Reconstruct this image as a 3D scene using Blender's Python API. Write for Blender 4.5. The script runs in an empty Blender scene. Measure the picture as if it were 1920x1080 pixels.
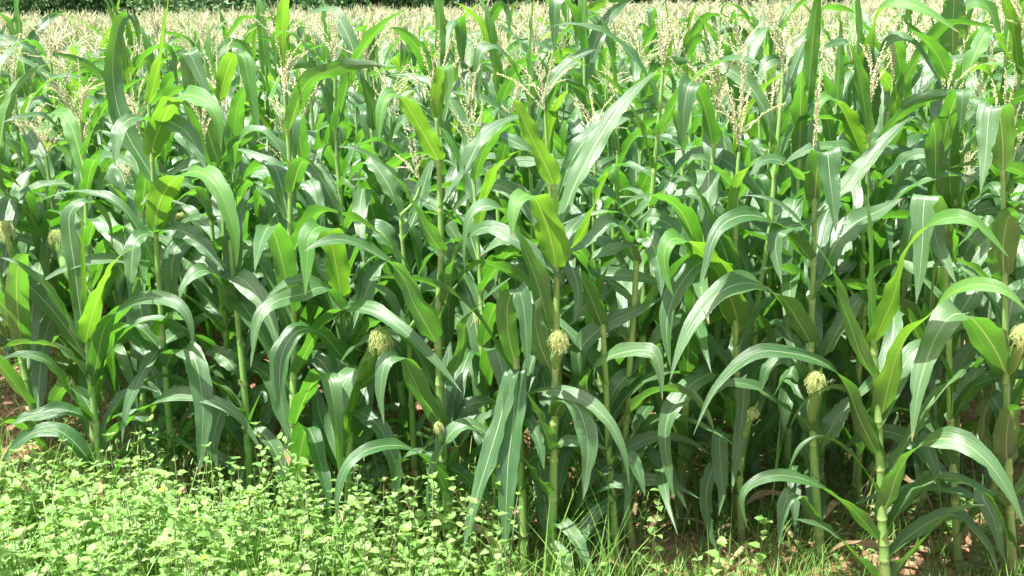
import bpy, math, random
import numpy as np
from mathutils import Vector, Matrix

R = math.radians
# ------------------------------------------------------------------ camera, sky, sun, exposure
sc = bpy.context.scene
col = sc.collection
F_PX, CAM_H, PITCH, ROLL = 2000.0, 1.80, 15.25, -0.75
cam_data = bpy.data.cameras.new('camera')
cam = bpy.data.objects.new('camera', cam_data)
col.objects.link(cam)
cam_data.sensor_width = 36.0
cam_data.lens = 36.0 * F_PX / 1920.0
cam_data.clip_start, cam_data.clip_end = 0.05, 500
cam.matrix_world = (Matrix.Translation((0, 0, CAM_H)) @ Matrix.Rotation(R(90 - PITCH), 4, 'X')
                    @ Matrix.Rotation(R(ROLL), 4, 'Z'))
sc.camera = cam

SUN_EL, SUN_AZ = 70.0, -118.0          # azimuth measured from +Y (away from the camera) towards +X
world = bpy.data.worlds.new('World')
sc.world = world
world.use_nodes = True
wn = world.node_tree
bg = wn.nodes['Background']
sky = wn.nodes.new('ShaderNodeTexSky')
sky.sky_type = 'NISHITA'
sky.sun_disc = False
sky.sun_elevation = R(SUN_EL)
sky.sun_rotation = R(SUN_AZ)
sky.air_density, sky.dust_density, sky.ozone_density = 0.8, 5.0, 1.0
wn.links.new(sky.outputs[0], bg.inputs[0])
bg.inputs[1].default_value = 0.11
sl = bpy.data.lights.new('sun', 'SUN')
sl.energy, sl.angle, sl.color = 5.0, R(0.5), (1.0, 0.975, 0.93)
sun = bpy.data.objects.new('sun', sl)
col.objects.link(sun)
sd = Vector((math.sin(R(SUN_AZ)) * math.cos(R(SUN_EL)), math.cos(R(SUN_AZ)) * math.cos(R(SUN_EL)), math.sin(R(SUN_EL))))
sun.rotation_euler = sd.to_track_quat('Z', 'Y').to_euler()
sc.view_settings.view_transform = 'Standard'
sc.view_settings.look = 'None'
sc.view_settings.exposure = 1.60
sc.view_settings.gamma = 1.0
sc.cycles.max_bounces = 8
sc.cycles.diffuse_bounces = 4
sc.cycles.transmission_bounces = 6

_CM = np.array(cam.matrix_world)[:3, :3]
def at(px, py, Y):
    """The point at forward distance Y seen at pixel (px, py) of the 1920x1080 photograph."""
    d = _CM @ np.array([(px - 960) / F_PX, -(py - 540) / F_PX, -1.0])
    k = Y / d[1]
    return np.array([d[0] * k, Y, CAM_H + d[2] * k])

def ground_z(x, y):
    """Height of the soil: furrows, lumps and a low bank under the weeds."""
    x = np.asarray(x, float); y = np.asarray(y, float)
    z = 0.018 * np.sin(x * 3.1 + 1.3 * np.sin(y * 2.2)) + 0.02 * np.sin(y * 12.0 + 0.5 * np.sin(x * 2.0)) * (y > 3)
    z = z + 0.012 * np.sin(x * 9 + y * 7) * np.sin(y * 5 - x * 6)
    bank = np.clip((3.3 - y) / 1.2, 0, 1) * np.clip((0.6 - x) / 1.6, 0, 1)
    z = z - 0.004 * np.clip(y - 7, 0, 25) * np.clip(0.5 - x / 14, 0, 1)
    return z + 0.10 * bank * bank * (3 - 2 * bank)

# ------------------------------------------------------------------ object helpers
def tag(o, label=None, cat=None, group=None, kind=None):
    for k, v in (('label', label), ('category', cat), ('group', group), ('kind', kind)):
        if v:
            o[k] = v
    return o

def empty(name, loc=(0, 0, 0), rz=0.0):
    o = bpy.data.objects.new(name, None)
    o.empty_display_size = 0.05
    o.location = loc
    o.rotation_euler = (0, 0, rz)
    col.objects.link(o)
    return o

def make_mesh(name, V, F, UV=None, mat=None, smooth=True):
    """V (n,3); F list of (m,4) or (m,3) index arrays; UV (n,2) per vertex."""
    me = bpy.data.meshes.new(name)
    V = np.asarray(V, np.float32)
    me.vertices.add(len(V))
    me.vertices.foreach_set('co', V.ravel())
    F = [f for f in (F if isinstance(F, list) else [F]) if len(f)]
    loops = np.concatenate([f.ravel() for f in F]).astype(np.int32)
    tot = np.concatenate([np.full(len(f), f.shape[1], np.int32) for f in F])
    start = np.concatenate([[0], np.cumsum(tot)[:-1]]).astype(np.int32)
    me.loops.add(len(loops))
    me.loops.foreach_set('vertex_index', loops)
    me.polygons.add(len(tot))
    me.polygons.foreach_set('loop_start', start)
    try:
        me.polygons.foreach_set('loop_total', tot)
    except Exception:
        pass
    me.polygons.foreach_set('use_smooth', np.full(len(tot), smooth, bool))
    if UV is not None:
        uvl = me.uv_layers.new(name='UVMap')
        uvl.data.foreach_set('uv', np.asarray(UV, np.float32)[loops].ravel())
    me.update(calc_edges=True)
    me.validate()
    if mat:
        me.materials.append(mat)
    return me

def obj(name, me, parent=None):
    o = bpy.data.objects.new(name, me)
    o.parent = parent
    col.objects.link(o)
    return o

class Acc:
    """Collects pieces (verts, quad faces, uv) into one mesh."""
    def __init__(s):
        s.V, s.Q, s.T, s.UV, s.n = [], [], [], [], 0
    def add(s, V, F, UV=None):
        V = np.asarray(V, float); F = np.asarray(F, int)
        s.V.append(V)
        (s.Q if F.shape[1] == 4 else s.T).append(F + s.n)
        s.UV.append(np.zeros((len(V), 2)) if UV is None else UV)
        s.n += len(V)
    def data(s):
        F = []
        if s.Q: F.append(np.concatenate(s.Q))
        if s.T: F.append(np.concatenate(s.T))
        return np.concatenate(s.V), F, np.concatenate(s.UV)
    def mesh(s, name, mat, smooth=True):
        V, F, UV = s.data()
        return make_mesh(name, V, F, UV, mat, smooth)

# ------------------------------------------------------------------ materials
def node_mat(name):
    m = bpy.data.materials.new(name)
    m.use_nodes = True
    nt = m.node_tree
    for n in list(nt.nodes): nt.nodes.remove(n)
    return m, nt
def N(nt, typ, **kw):
    n = nt.nodes.new(typ)
    for k, v in kw.items():
        if k.startswith('i_'):
            key = k[2:]
            n.inputs[int(key) if key.isdigit() else key.replace('_', ' ')].default_value = v
        else:
            setattr(n, k, v)
    return n
def M(nt, op, a, b=None, c=None, clamp=False):
    n = nt.nodes.new('ShaderNodeMath'); n.operation = op; n.use_clamp = clamp
    for i, x in enumerate((a, b, c)):
        if x is None: continue
        if isinstance(x, (int, float)): n.inputs[i].default_value = x
        else: nt.links.new(x, n.inputs[i])
    return n.outputs[0]
def MIX(nt, f, a, b):
    n = nt.nodes.new('ShaderNodeMix'); n.data_type = 'RGBA'
    for s, x in ((0, f), (6, a), (7, b)):
        if isinstance(x, tuple): n.inputs[s].default_value = x + (1,)
        elif isinstance(x, (int, float)): n.inputs[s].default_value = x
        else: nt.links.new(x, n.inputs[s])
    return n.outputs[2]
def RND(nt):
    oi = nt.nodes.new('ShaderNodeObjectInfo'); ge = nt.nodes.new('ShaderNodeNewGeometry')
    return M(nt, 'FRACT', M(nt, 'ADD', oi.outputs['Random'], ge.outputs['Random Per Island']))

def leaf_material(name, dark, light, trans, tf=0.38, rough=0.36, rib=(0.50, 0.62, 0.34), spec=0.5):
    m, nt = node_mat(name)
    uv = N(nt, 'ShaderNodeUVMap'); sep = N(nt, 'ShaderNodeSeparateXYZ')
    nt.links.new(uv.outputs[0], sep.inputs[0])
    u, v = sep.outputs[0], sep.outputs[1]
    r = RND(nt)
    cmb = N(nt, 'ShaderNodeCombineXYZ')
    nt.links.new(M(nt, 'MULTIPLY', u, 34.0), cmb.inputs[0])
    nt.links.new(M(nt, 'MULTIPLY', v, 2.5), cmb.inputs[1])
    nt.links.new(M(nt, 'MULTIPLY', r, 37.0), cmb.inputs[2])
    vein = N(nt, 'ShaderNodeTexNoise', i_Scale=1.0, i_Detail=2.0)
    nt.links.new(cmb.outputs[0], vein.inputs['Vector'])
    tc = N(nt, 'ShaderNodeTexCoord')
    blot = N(nt, 'ShaderNodeTexNoise', i_Scale=9.0, i_Detail=3.0)
    nt.links.new(tc.outputs['Object'], blot.inputs['Vector'])
    f = M(nt, 'ADD', M(nt, 'MULTIPLY', vein.outputs[0], 1.2), M(nt, 'MULTIPLY', blot.outputs[0], 0.5))
    f = M(nt, 'ADD', M(nt, 'SUBTRACT', f, 0.76), M(nt, 'MULTIPLY', r, 0.55), clamp=True)
    base = MIX(nt, f, dark, light)
    # midrib and yellowish collar
    d = M(nt, 'ABSOLUTE', M(nt, 'SUBTRACT', u, 0.5))
    w = M(nt, 'ADD', 0.016, M(nt, 'MULTIPLY', M(nt, 'SUBTRACT', 1.0, v), 0.022))
    ribf = M(nt, 'MULTIPLY', M(nt, 'SUBTRACT', 1.0, M(nt, 'DIVIDE', d, w), clamp=True), 2.2, clamp=True)
    base = MIX(nt, M(nt, 'MULTIPLY', ribf, 0.6), base, rib)
    colr = M(nt, 'SUBTRACT', 1.0, M(nt, 'DIVIDE', v, 0.03), clamp=True)
    base = MIX(nt, M(nt, 'MULTIPLY', colr, 0.8), base, (0.50, 0.55, 0.16))
    # scattered pale specks (wear) and a few browned tips
    vor = N(nt, 'ShaderNodeTexVoronoi', i_Scale=70.0)
    nt.links.new(tc.outputs['Object'], vor.inputs['Vector'])
    sp = M(nt, 'MULTIPLY', M(nt, 'LESS_THAN', vor.outputs['Distance'], 0.10), M(nt, 'GREATER_THAN', blot.outputs[0], 0.60))
    base = MIX(nt, M(nt, 'MULTIPLY', sp, 0.55), base, (0.55, 0.6, 0.38))
    tip = M(nt, 'MULTIPLY', M(nt, 'GREATER_THAN', M(nt, 'ADD', v, M(nt, 'MULTIPLY', vein.outputs[0], 0.05)), 0.995), M(nt, 'GREATER_THAN', r, 0.78))
    base = MIX(nt, tip, base, (0.30, 0.22, 0.10))
    tcol = MIX(nt, M(nt, 'MULTIPLY', vein.outputs[0], 0.8), trans, tuple(min(1, c * 1.45) for c in trans))
    tcol = MIX(nt, M(nt, 'MULTIPLY', ribf, 0.6), tcol, (0.60, 0.68, 0.16))
    bump = N(nt, 'ShaderNodeBump', i_Strength=0.5, i_Distance=0.004)
    st = M(nt, 'SINE', M(nt, 'MULTIPLY', u, 150.0))
    hgt = M(nt, 'ADD', M(nt, 'MULTIPLY', vein.outputs[0], 0.9), M(nt, 'MULTIPLY', st, 0.12))
    nt.links.new(M(nt, 'SUBTRACT', hgt, M(nt, 'MULTIPLY', ribf, 0.5)), bump.inputs['Height'])
    p = N(nt, 'ShaderNodeBsdfPrincipled')
    p.inputs['Roughness'].default_value = rough
    p.inputs['Specular IOR Level'].default_value = spec
    nt.links.new(M(nt, 'ADD', rough - 0.06, M(nt, 'MULTIPLY', blot.outputs[0], 0.18)), p.inputs['Roughness'])
    nt.links.new(base, p.inputs['Base Color']); nt.links.new(bump.outputs[0], p.inputs['Normal'])
    t = N(nt, 'ShaderNodeBsdfTranslucent'); nt.links.new(tcol, t.inputs[0]); nt.links.new(bump.outputs[0], t.inputs[1])
    mx = N(nt, 'ShaderNodeMixShader'); mx.inputs[0].default_value = tf
    nt.links.new(p.outputs[0], mx.inputs[1]); nt.links.new(t.outputs[0], mx.inputs[2])
    out = N(nt, 'ShaderNodeOutputMaterial'); nt.links.new(mx.outputs[0], out.inputs[0])
    return m

def simple_mat(name, a, b, scale=20.0, rough=0.6, tf=0.0, bump=0.0, stretch=(1, 1, 1), spec=0.5, tcol=None):
    m, nt = node_mat(name)
    tc = N(nt, 'ShaderNodeTexCoord'); mp = N(nt, 'ShaderNodeMapping'); mp.inputs['Scale'].default_value = stretch
    nt.links.new(tc.outputs['Object'], mp.inputs[0])
    n = N(nt, 'ShaderNodeTexNoise', i_Scale=scale, i_Detail=4.0)
    nt.links.new(mp.outputs[0], n.inputs['Vector'])
    r = RND(nt)
    f = M(nt, 'ADD', M(nt, 'MULTIPLY', M(nt, 'SUBTRACT', n.outputs[0], 0.35), 1.6), M(nt, 'MULTIPLY', M(nt, 'SUBTRACT', r, 0.5), 0.7), clamp=True)
    base = MIX(nt, f, a, b)
    p = N(nt, 'ShaderNodeBsdfPrincipled', i_Roughness=rough)
    p.inputs['Specular IOR Level'].default_value = spec
    nt.links.new(base, p.inputs['Base Color'])
    if bump:
        bp = N(nt, 'ShaderNodeBump', i_Strength=bump, i_Distance=0.01)
        nt.links.new(n.outputs[0], bp.inputs['Height']); nt.links.new(bp.outputs[0], p.inputs['Normal'])
    last = p.outputs[0]
    if tf:
        t = N(nt, 'ShaderNodeBsdfTranslucent')
        if tcol: t.inputs[0].default_value = tcol + (1,)
        else: nt.links.new(base, t.inputs[0])
        mx = N(nt, 'ShaderNodeMixShader'); mx.inputs[0].default_value = tf
        nt.links.new(last, mx.inputs[1]); nt.links.new(t.outputs[0], mx.inputs[2]); last = mx.outputs[0]
    out = N(nt, 'ShaderNodeOutputMaterial'); nt.links.new(last, out.inputs[0])
    return m

def stalk_material():
    m, nt = node_mat('corn_stalk')
    uv = N(nt, 'ShaderNodeUVMap'); sep = N(nt, 'ShaderNodeSeparateXYZ'); nt.links.new(uv.outputs[0], sep.inputs[0])
    u, v = sep.outputs[0], sep.outputs[1]        # v counts nodes: a joint at each whole number
    r = RND(nt)
    cmb = N(nt, 'ShaderNodeCombineXYZ')
    nt.links.new(M(nt, 'MULTIPLY', u, 26.0), cmb.inputs[0]); nt.links.new(M(nt, 'MULTIPLY', v, 1.5), cmb.inputs[1]); nt.links.new(M(nt, 'MULTIPLY', r, 9.0), cmb.inputs[2])
    n = N(nt, 'ShaderNodeTexNoise', i_Scale=1.0, i_Detail=2.0); nt.links.new(cmb.outputs[0], n.inputs['Vector'])
    base = MIX(nt, M(nt, 'MULTIPLY', n.outputs[0], 1.3, clamp=True), (0.11, 0.27, 0.05), (0.27, 0.44, 0.12))
    fr = M(nt, 'FRACT', v)
    band = M(nt, 'SUBTRACT', 1.0, M(nt, 'DIVIDE', M(nt, 'MINIMUM', fr, M(nt, 'SUBTRACT', 1.0, fr)), 0.06), clamp=True)
    base = MIX(nt, M(nt, 'MULTIPLY', band, 0.45), base, (0.50, 0.52, 0.20))
    low = M(nt, 'SUBTRACT', 1.0, M(nt, 'DIVIDE', v, 2.6), clamp=True)
    base = MIX(nt, M(nt, 'MULTIPLY', low, M(nt, 'MULTIPLY', n.outputs[0], 1.5)), base, (0.22, 0.14, 0.08))
    bp = N(nt, 'ShaderNodeBump', i_Strength=0.3, i_Distance=0.003); nt.links.new(n.outputs[0], bp.inputs['Height'])
    p = N(nt, 'ShaderNodeBsdfPrincipled', i_Roughness=0.42)
    nt.links.new(base, p.inputs['Base Color']); nt.links.new(bp.outputs[0], p.inputs['Normal'])
    out = N(nt, 'ShaderNodeOutputMaterial'); nt.links.new(p.outputs[0], out.inputs[0])
    return m

def soil_material():
    m, nt = node_mat('red_soil')
    tc = N(nt, 'ShaderNodeTexCoord')
    n1 = N(nt, 'ShaderNodeTexNoise', i_Scale=5.0, i_Detail=6.0); n2 = N(nt, 'ShaderNodeTexNoise', i_Scale=60.0, i_Detail=5.0)
    vo = N(nt, 'ShaderNodeTexVoronoi', i_Scale=45.0)
    for n in (n1, n2, vo): nt.links.new(tc.outputs['Object'], n.inputs['Vector'])
    base = MIX(nt, n1.outputs[0], (0.14, 0.07, 0.038), (0.36, 0.21, 0.13))
    base = MIX(nt, M(nt, 'MULTIPLY', M(nt, 'SUBTRACT', n2.outputs[0], 0.45), 2.2, clamp=True), base, (0.40, 0.25, 0.15))
    # beyond the field the ground is grassed over
    sp = N(nt, 'ShaderNodeSeparateXYZ'); nt.links.new(tc.outputs['Object'], sp.inputs[0])
    far = M(nt, 'MULTIPLY', M(nt, 'SUBTRACT', sp.outputs[1], 26.0), 0.5, clamp=True)
    base = MIX(nt, far, base, (0.07, 0.15, 0.04))
    bp = N(nt, 'ShaderNodeBump', i_Strength=0.9, i_Distance=0.02)
    nt.links.new(M(nt, 'ADD', M(nt, 'MULTIPLY', n2.outputs[0], 0.7), vo.outputs['Distance']), bp.inputs['Height'])
    p = N(nt, 'ShaderNodeBsdfPrincipled', i_Roughness=0.95); p.inputs['Specular IOR Level'].default_value = 0.15
    nt.links.new(base, p.inputs['Base Color']); nt.links.new(bp.outputs[0], p.inputs['Normal'])
    out = N(nt, 'ShaderNodeOutputMaterial'); nt.links.new(p.outputs[0], out.inputs[0])
    return m

MAT = dict(
    leaf=leaf_material('corn_leaf', (0.040, 0.118, 0.034), (0.130, 0.238, 0.095), (0.120, 0.37, 0.022), tf=0.36, rough=0.35, spec=1.0),
    young=leaf_material('young_corn_leaf', (0.055, 0.18, 0.030), (0.12, 0.28, 0.06), (0.19, 0.43, 0.022), tf=0.42, rough=0.42, spec=0.6, rib=(0.45, 0.60, 0.14)),
    stalk=stalk_material(),
    tassel=simple_mat('corn_tassel', (0.60, 0.59, 0.33), (0.91, 0.91, 0.69), 60, 0.7, tf=0.4),
    silk=simple_mat('corn_silk', (0.66, 0.76, 0.30), (0.90, 0.92, 0.52), 30, 0.5, tf=0.4),
    husk=simple_mat('corn_husk', (0.13, 0.30, 0.06), (0.28, 0.46, 0.14), 8, 0.45, stretch=(6, 6, 0.7), tf=0.1),
    weed=simple_mat('weed_leaf', (0.13, 0.27, 0.06), (0.38, 0.53, 0.21), 22, 0.6, tf=0.42, bump=0.5, tcol=(0.48, 0.74, 0.12)),
    weed_stem=simple_mat('weed_stem', (0.16, 0.20, 0.08), (0.28, 0.26, 0.16), 30, 0.6),
    flower=simple_mat('weed_flower', (0.36, 0.34, 0.62), (0.62, 0.60, 0.80), 30, 0.6, tf=0.3),
    grass=simple_mat('grass_blade', (0.10, 0.24, 0.035), (0.28, 0.44, 0.10), 6, 0.5, tf=0.35),
    dry=simple_mat('dry_leaf', (0.20, 0.14, 0.065), (0.46, 0.37, 0.20), 14, 0.8, tf=0.15, stretch=(3, 3, 1)),
    clod=simple_mat('soil_clod', (0.20, 0.09, 0.05), (0.44, 0.25, 0.15), 25, 0.95, bump=0.8, spec=0.1),
    tree_leaf=simple_mat('tree_foliage', (0.07, 0.17, 0.05), (0.20, 0.32, 0.11), 0.8, 0.55, tf=0.2),
    bark=simple_mat('tree_bark', (0.10, 0.075, 0.05), (0.22, 0.17, 0.12), 6, 0.9, bump=0.6),
    soil=soil_material(),
)

# ------------------------------------------------------------------ shape builders
def catmull(P, n):
    P = np.asarray(P, float)
    if len(P) < 3:
        t = np.linspace(0, 1, n)[:, None]
        return P[0] + (P[-1] - P[0]) * t
    Q = np.vstack([2 * P[0] - P[1], P, 2 * P[-1] - P[-2]])
    out = []
    seg = len(P) - 1
    d = np.linalg.norm(np.diff(P, axis=0), axis=1); cum = np.concatenate([[0], np.cumsum(d)]) / d.sum()
    for s in np.linspace(0, 1, n):
        i = min(seg - 1, max(0, int(np.searchsorted(cum, s, 'right') - 1)))
        t = (s - cum[i]) / max(1e-9, cum[i + 1] - cum[i])
        p0, p1, p2, p3 = Q[i], Q[i + 1], Q[i + 2], Q[i + 3]
        out.append(0.5 * ((2 * p1) + (p2 - p0) * t + (2 * p0 - 5 * p1 + 4 * p2 - p3) * t * t + (3 * p1 - p0 - 3 * p2 + p3) * t ** 3))
    return np.array(out)

def unit(a):
    return a / np.maximum(1e-9, np.linalg.norm(a, axis=-1, keepdims=True))

def blade(C, S0, W, roll, rng, cols=6, fold=0.22, wrap=0.8, ruffle=0.17, base=0.7, profile=None):
    """A corn blade: C (n,3) midrib, S0 (3,) across direction, W half width, roll (n,) radians."""
    n = len(C)
    t = np.linspace(0, 1, n)
    T = unit(np.gradient(C, axis=0))
    S = unit(S0[None] - (T @ S0)[:, None] * T)
    Nn = np.cross(T, S)
    S = np.cos(roll)[:, None] * S + np.sin(roll)[:, None] * Nn
    Nn = np.cross(T, S)
    if profile is None:
        prof = (base + (1 - base) * np.sin(np.clip(t / 0.28, 0, 1) * math.pi / 2)) * np.clip(1 - np.clip((t - 0.42) / 0.58, 0, 1) ** 1.7, 0.0, 1) ** 0.95
        prof = prof * (0.55 + 0.45 * np.clip(t / 0.035, 0, 1) ** 0.5)
    else:
        prof = profile(t)
    w = np.maximum(W * prof, 0.0006)
    u = np.linspace(-1, 1, cols + 1)
    f = fold + wrap * np.exp(-t / 0.045)
    ph = rng.uniform(0, 6.28, 4); k = rng.uniform(9, 15, 2)
    env = np.clip(t * 8, 0, 1) * np.clip((1 - t) * 3, 0, 1)
    rl = ruffle * np.sin(t * k[0] * 1.6 + ph[0]) * env + 0.5 * ruffle * np.sin(t * k[0] * 3.7 + ph[2]) * env
    rr = ruffle * np.sin(t * k[1] * 1.6 + ph[1]) * env + 0.5 * ruffle * np.sin(t * k[1] * 3.3 + ph[3]) * env
    au = np.abs(u)
    off = f[:, None] * au[None] ** 1.3 + np.where(u < 0, rl[:, None], rr[:, None]) * (au ** 2)[None]
    across = u[None] * np.cos(np.clip(f[:, None] * 0.9, 0, 1.2))
    if cols >= 4:      # uneven, nibbled margins
        jl = np.convolve(rng.normal(0, 0.10, n + 2), [.25, .5, .25], 'valid'); jr = np.convolve(rng.normal(0, 0.10, n + 2), [.25, .5, .25], 'valid')
        if rng.random() < 0.3: jl[rng.integers(n // 3, n - 2)] -= 0.35
        if rng.random() < 0.3: jr[rng.integers(n // 3, n - 2)] -= 0.35
        across = across * (1 + np.where(u < 0, jl[:, None], jr[:, None]) * (au > 0.9)[None])
    V = C[:, None] + S[:, None] * (across * w[:, None])[..., None] + Nn[:, None] * (off * w[:, None])[..., None]
    V = V.reshape(-1, 3)
    i = np.arange((n - 1))[:, None] * (cols + 1) + np.arange(cols)[None]
    i = i.ravel()
    F = np.stack([i, i + 1, i + cols + 2, i + cols + 1], 1)
    UV = np.stack([np.tile((u + 1) / 2, n), np.repeat(t, cols + 1)], 1)
    return V, F, UV

def tube(C, rad, sides=8, vscale=None, cap=False):
    C = np.asarray(C, float); n = len(C)
    T = unit(np.gradient(C, axis=0))
    ref = np.array([1.0, 0, 0]) if abs(T[0][0]) < 0.8 else np.array([0, 1.0, 0])
    A = unit(ref[None] - (T @ ref)[:, None] * T); B = np.cross(T, A)
    a = np.linspace(0, 2 * math.pi, sides, endpoint=False)
    rad = np.broadcast_to(rad, (n,))
    V = C[:, None] + (np.cos(a)[None, :, None] * A[:, None] + np.sin(a)[None, :, None] * B[:, None]) * rad[:, None, None]
    i = np.arange(n - 1)[:, None] * sides; j = np.arange(sides)[None]; j2 = (j + 1) % sides
    F = np.stack([(i + j).ravel(), (i + j2).ravel(), (i + sides + j2).ravel(), (i + sides + j).ravel()], 1)
    vv = np.linspace(0, 1, n) if vscale is None else vscale
    UV = np.stack([np.tile(np.abs(np.linspace(-1, 1, sides)), n), np.repeat(vv, sides)], 1)
    return V.reshape(-1, 3), F, UV

def stalk_mesh(C, r0, r1, node_z, rng, sides=10):
    """Tapering stalk with a swollen joint at each height in node_z."""
    zs = np.array(sorted(node_z))
    P = catmull(C, 40 if sides > 6 else 16)
    # insert rings around every joint
    z = P[:, 2]
    extra = np.concatenate([zs - 0.006, zs, zs + 0.004, zs + 0.012]) if sides > 6 else zs
    allz = np.unique(np.concatenate([np.linspace(z[0], z[-1], len(P)), extra]))
    allz = allz[(allz >= z[0]) & (allz <= z[-1])]
    X = np.interp(allz, z, P[:, 0]); Yv = np.interp(allz, z, P[:, 1])
    t = (allz - z[0]) / (z[-1] - z[0])
    rad = r0 + (r1 - r0) * t ** 0.9
    near = np.min(np.abs(allz[:, None] - zs[None]), axis=1)
    rad = rad * (1 + 0.08 * np.exp(-(near / 0.007) ** 2))
    # the sheath above each joint is a little fatter and slims towards the next
    nxt = np.searchsorted(zs, allz, 'right')
    lo = np.where(nxt > 0, zs[np.clip(nxt - 1, 0, len(zs) - 1)], z[0])
    rad = rad * (1 + 0.10 * np.exp(-np.abs(allz - lo) / 0.05))
    v = np.interp(allz, np.concatenate([[z[0]], zs, [z[-1] + 0.1]]), np.arange(len(zs) + 2))
    return tube(np.stack([X, Yv, allz], 1), rad, sides, v)

def spikelets(acc, C, rng, step=0.0075, size=0.0052, lod=0):
    """A tassel branch: a thin axis crowded with small paired spikelets."""
    L = np.linalg.norm(np.diff(C, axis=0), axis=1).sum()
    if lod == 2:
        n = 6
        P = catmull(C, n)
        V, F, UV = tube(P, size * 1.05 * (0.7 + 0.6 * rng.random(n)) * np.linspace(1, 0.45, n), 3)
        acc.add(V, F, UV); return
    P = catmull(C, 10)
    acc.add(*tube(P, 0.0011, 4))
    n = max(4, int(L / step))
    Q = catmull(C, n); T = unit(np.gradient(Q, axis=0))
    Vs, Fs = [], []
    oct_f = np.array([[0, 1, 2], [0, 2, 3], [0, 3, 4], [0, 4, 1], [5, 2, 1], [5, 3, 2], [5, 4, 3], [5, 1, 4]])
    for k in range(int(n * 0.10), n):
        for s in (0, 1):
            a = rng.uniform(0, 6.28)
            t = T[k]; ref = np.array([math.cos(a), math.sin(a), 0.31]); side = unit(ref - ref.dot(t) * t)
            d = unit(t * 1.0 + side * rng.uniform(0.35, 0.8)); l = size * rng.uniform(0.85, 1.25) * (1 if k < n * .9 else .7)
            c = Q[k] + side * size * 0.35
            e1 = unit(np.cross(d, side + 0.01)); e2 = np.cross(d, e1); w = l * 0.36
            m = c + d * l * 0.5
            Vs.append(np.array([c + d * l * 1.5, m + e1 * w, m + e2 * w, m - e1 * w, m - e2 * w, c - d * l * 0.2]))
            Fs.append(oct_f + 6 * len(Fs))
    V = np.concatenate(Vs); acc.add(V, np.concatenate(Fs))

def tassel_acc(p, rng, nb=9, L=0.26, spread=0.6, lod=0, up=None):
    acc = Acc()
    p = np.asarray(p, float)
    up = np.array([0, 0, 1.0]) if up is None else up
    tip = p + unit(up) * L * 1.05 + np.array([rng.normal(0, .02), rng.normal(0, .02), 0])
    spikelets(acc, np.array([p, (p + tip) / 2 + rng.normal(0, .006, 3), tip]), rng, lod=lod, size=0.0046 if lod < 2 else 0.0052)
    for k in range(nb):
        a = rng.uniform(0, 6.28); f = k / max(1, nb)
        s = p + unit(up) * (0.01 + 0.09 * f)
        l = L * rng.uniform(0.62, 0.95) * (1 - 0.25 * f)
        out = np.array([math.cos(a), math.sin(a), 0])
        inc = spread * rng.uniform(0.5, 1.35)
        mid = s + (out * math.sin(inc * .75) + unit(up) * math.cos(inc * .75)) * l * 0.5
        end = mid + (out * math.sin(inc * 1.35) + unit(up) * math.cos(inc * 1.35)) * l * 0.5
        spikelets(acc, np.array([s, mid, end]), rng, lod=lod)
    return acc

def ear_meshes(p, d, L, r, rng):
    """Husk (tapered wrapped leaves) and a tuft of silk at its end."""
    p = np.asarray(p, float); d = unit(np.asarray(d, float))
    n = 14; t = np.linspace(0, 1, n)
    prof = r * np.clip(np.sin(np.clip(t * 1.1 + 0.12, 0, 1.12) * math.pi * 0.86), 0.28, 1)
    prof[-1] = r * 0.22
    C = p + d[None] * (t * L)[:, None] + np.array([0, 0, 1])[None] * (0.02 * t * t)[:, None]
    acc = Acc()
    V, F, UV = tube(C, prof, 14)
    a = np.tile(np.arange(14), n)
    cen = np.repeat(C, 14, axis=0)
    V = cen + (V - cen) * (1 + 0.05 * np.sin(a * 2.6 + 1))[:, None]
    acc.add(V, F, UV)
    side = unit(np.cross(d, [0.3, 0.2, 1]))
    for k in range(3):      # loose husk leaf tips
        s = math.cos(k * 2.1) * side + math.sin(k * 2.1) * np.cross(d, side)
        Cc = catmull(np.array([C[7] + s * r * 0.9, C[11] + s * r * 0.8, C[-1] + s * r * 1.0 + d * L * 0.10 * (k + .5)]), 8)
        acc.add(*blade(Cc, np.cross(d, s), r * 0.75, np.zeros(8), rng, 4, 0.35, 0.2))
    sk = Acc()
    e = C[-1] - d * 0.008
    R0 = r * 1.38
    for k in range(520):
        q = unit(rng.normal(0, 1, 3)); q = unit(q + d * 0.55)
        l = R0 * rng.uniform(0.5, 1.25)
        b = e + q * 0.3 * R0
        m1 = e + q * l * 0.8 + d * 0.35 * l
        m2 = m1 + unit(rng.normal(0, 1, 3)) * l * 0.4 + np.array([0, 0, -0.6 * l])
        m3 = m2 + unit(rng.normal(0, .8, 3) + np.array([0, 0, -1.8])) * l * 0.5
        sk.add(*tube(catmull(np.array([b, m1, m2, m3]), 7), 0.0005, 3))
    return acc, sk

# ------------------------------------------------------------------ ground
def grid_mesh(name, xs, ys, zf, mat):
    X, Y = np.meshgrid(xs, ys)
    V = np.stack([X.ravel(), Y.ravel(), zf(X, Y).ravel()], 1)
    nx = len(xs)
    i = (np.arange(len(ys) - 1)[:, None] * nx + np.arange(nx - 1)[None]).ravel()
    F = np.stack([i, i + 1, i + nx + 1, i + nx], 1)
    return make_mesh(name, V, [F], None, mat)
rg = np.random.default_rng(5)
def zf(X, Y):
    fine = rg.normal(0, 0.006, X.shape) * ((np.abs(X) < 5) & (Y < 8) & (Y > 1.5))
    return ground_z(X, Y) * (np.abs(X) < 60) + fine
xs = np.concatenate([np.linspace(-300, -8, 30), np.linspace(-5.9, 5.9, 420), np.linspace(8, 300, 30)])
ys = np.concatenate([np.linspace(-60, 1.2, 16), np.linspace(1.4, 8.0, 260), np.linspace(8.4, 300, 60)])
g = obj('ground', grid_mesh('ground', xs, ys, zf, MAT['soil']))
tag(g, 'reddish brown soil of the field showing between the stalks', kind='structure')

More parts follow.
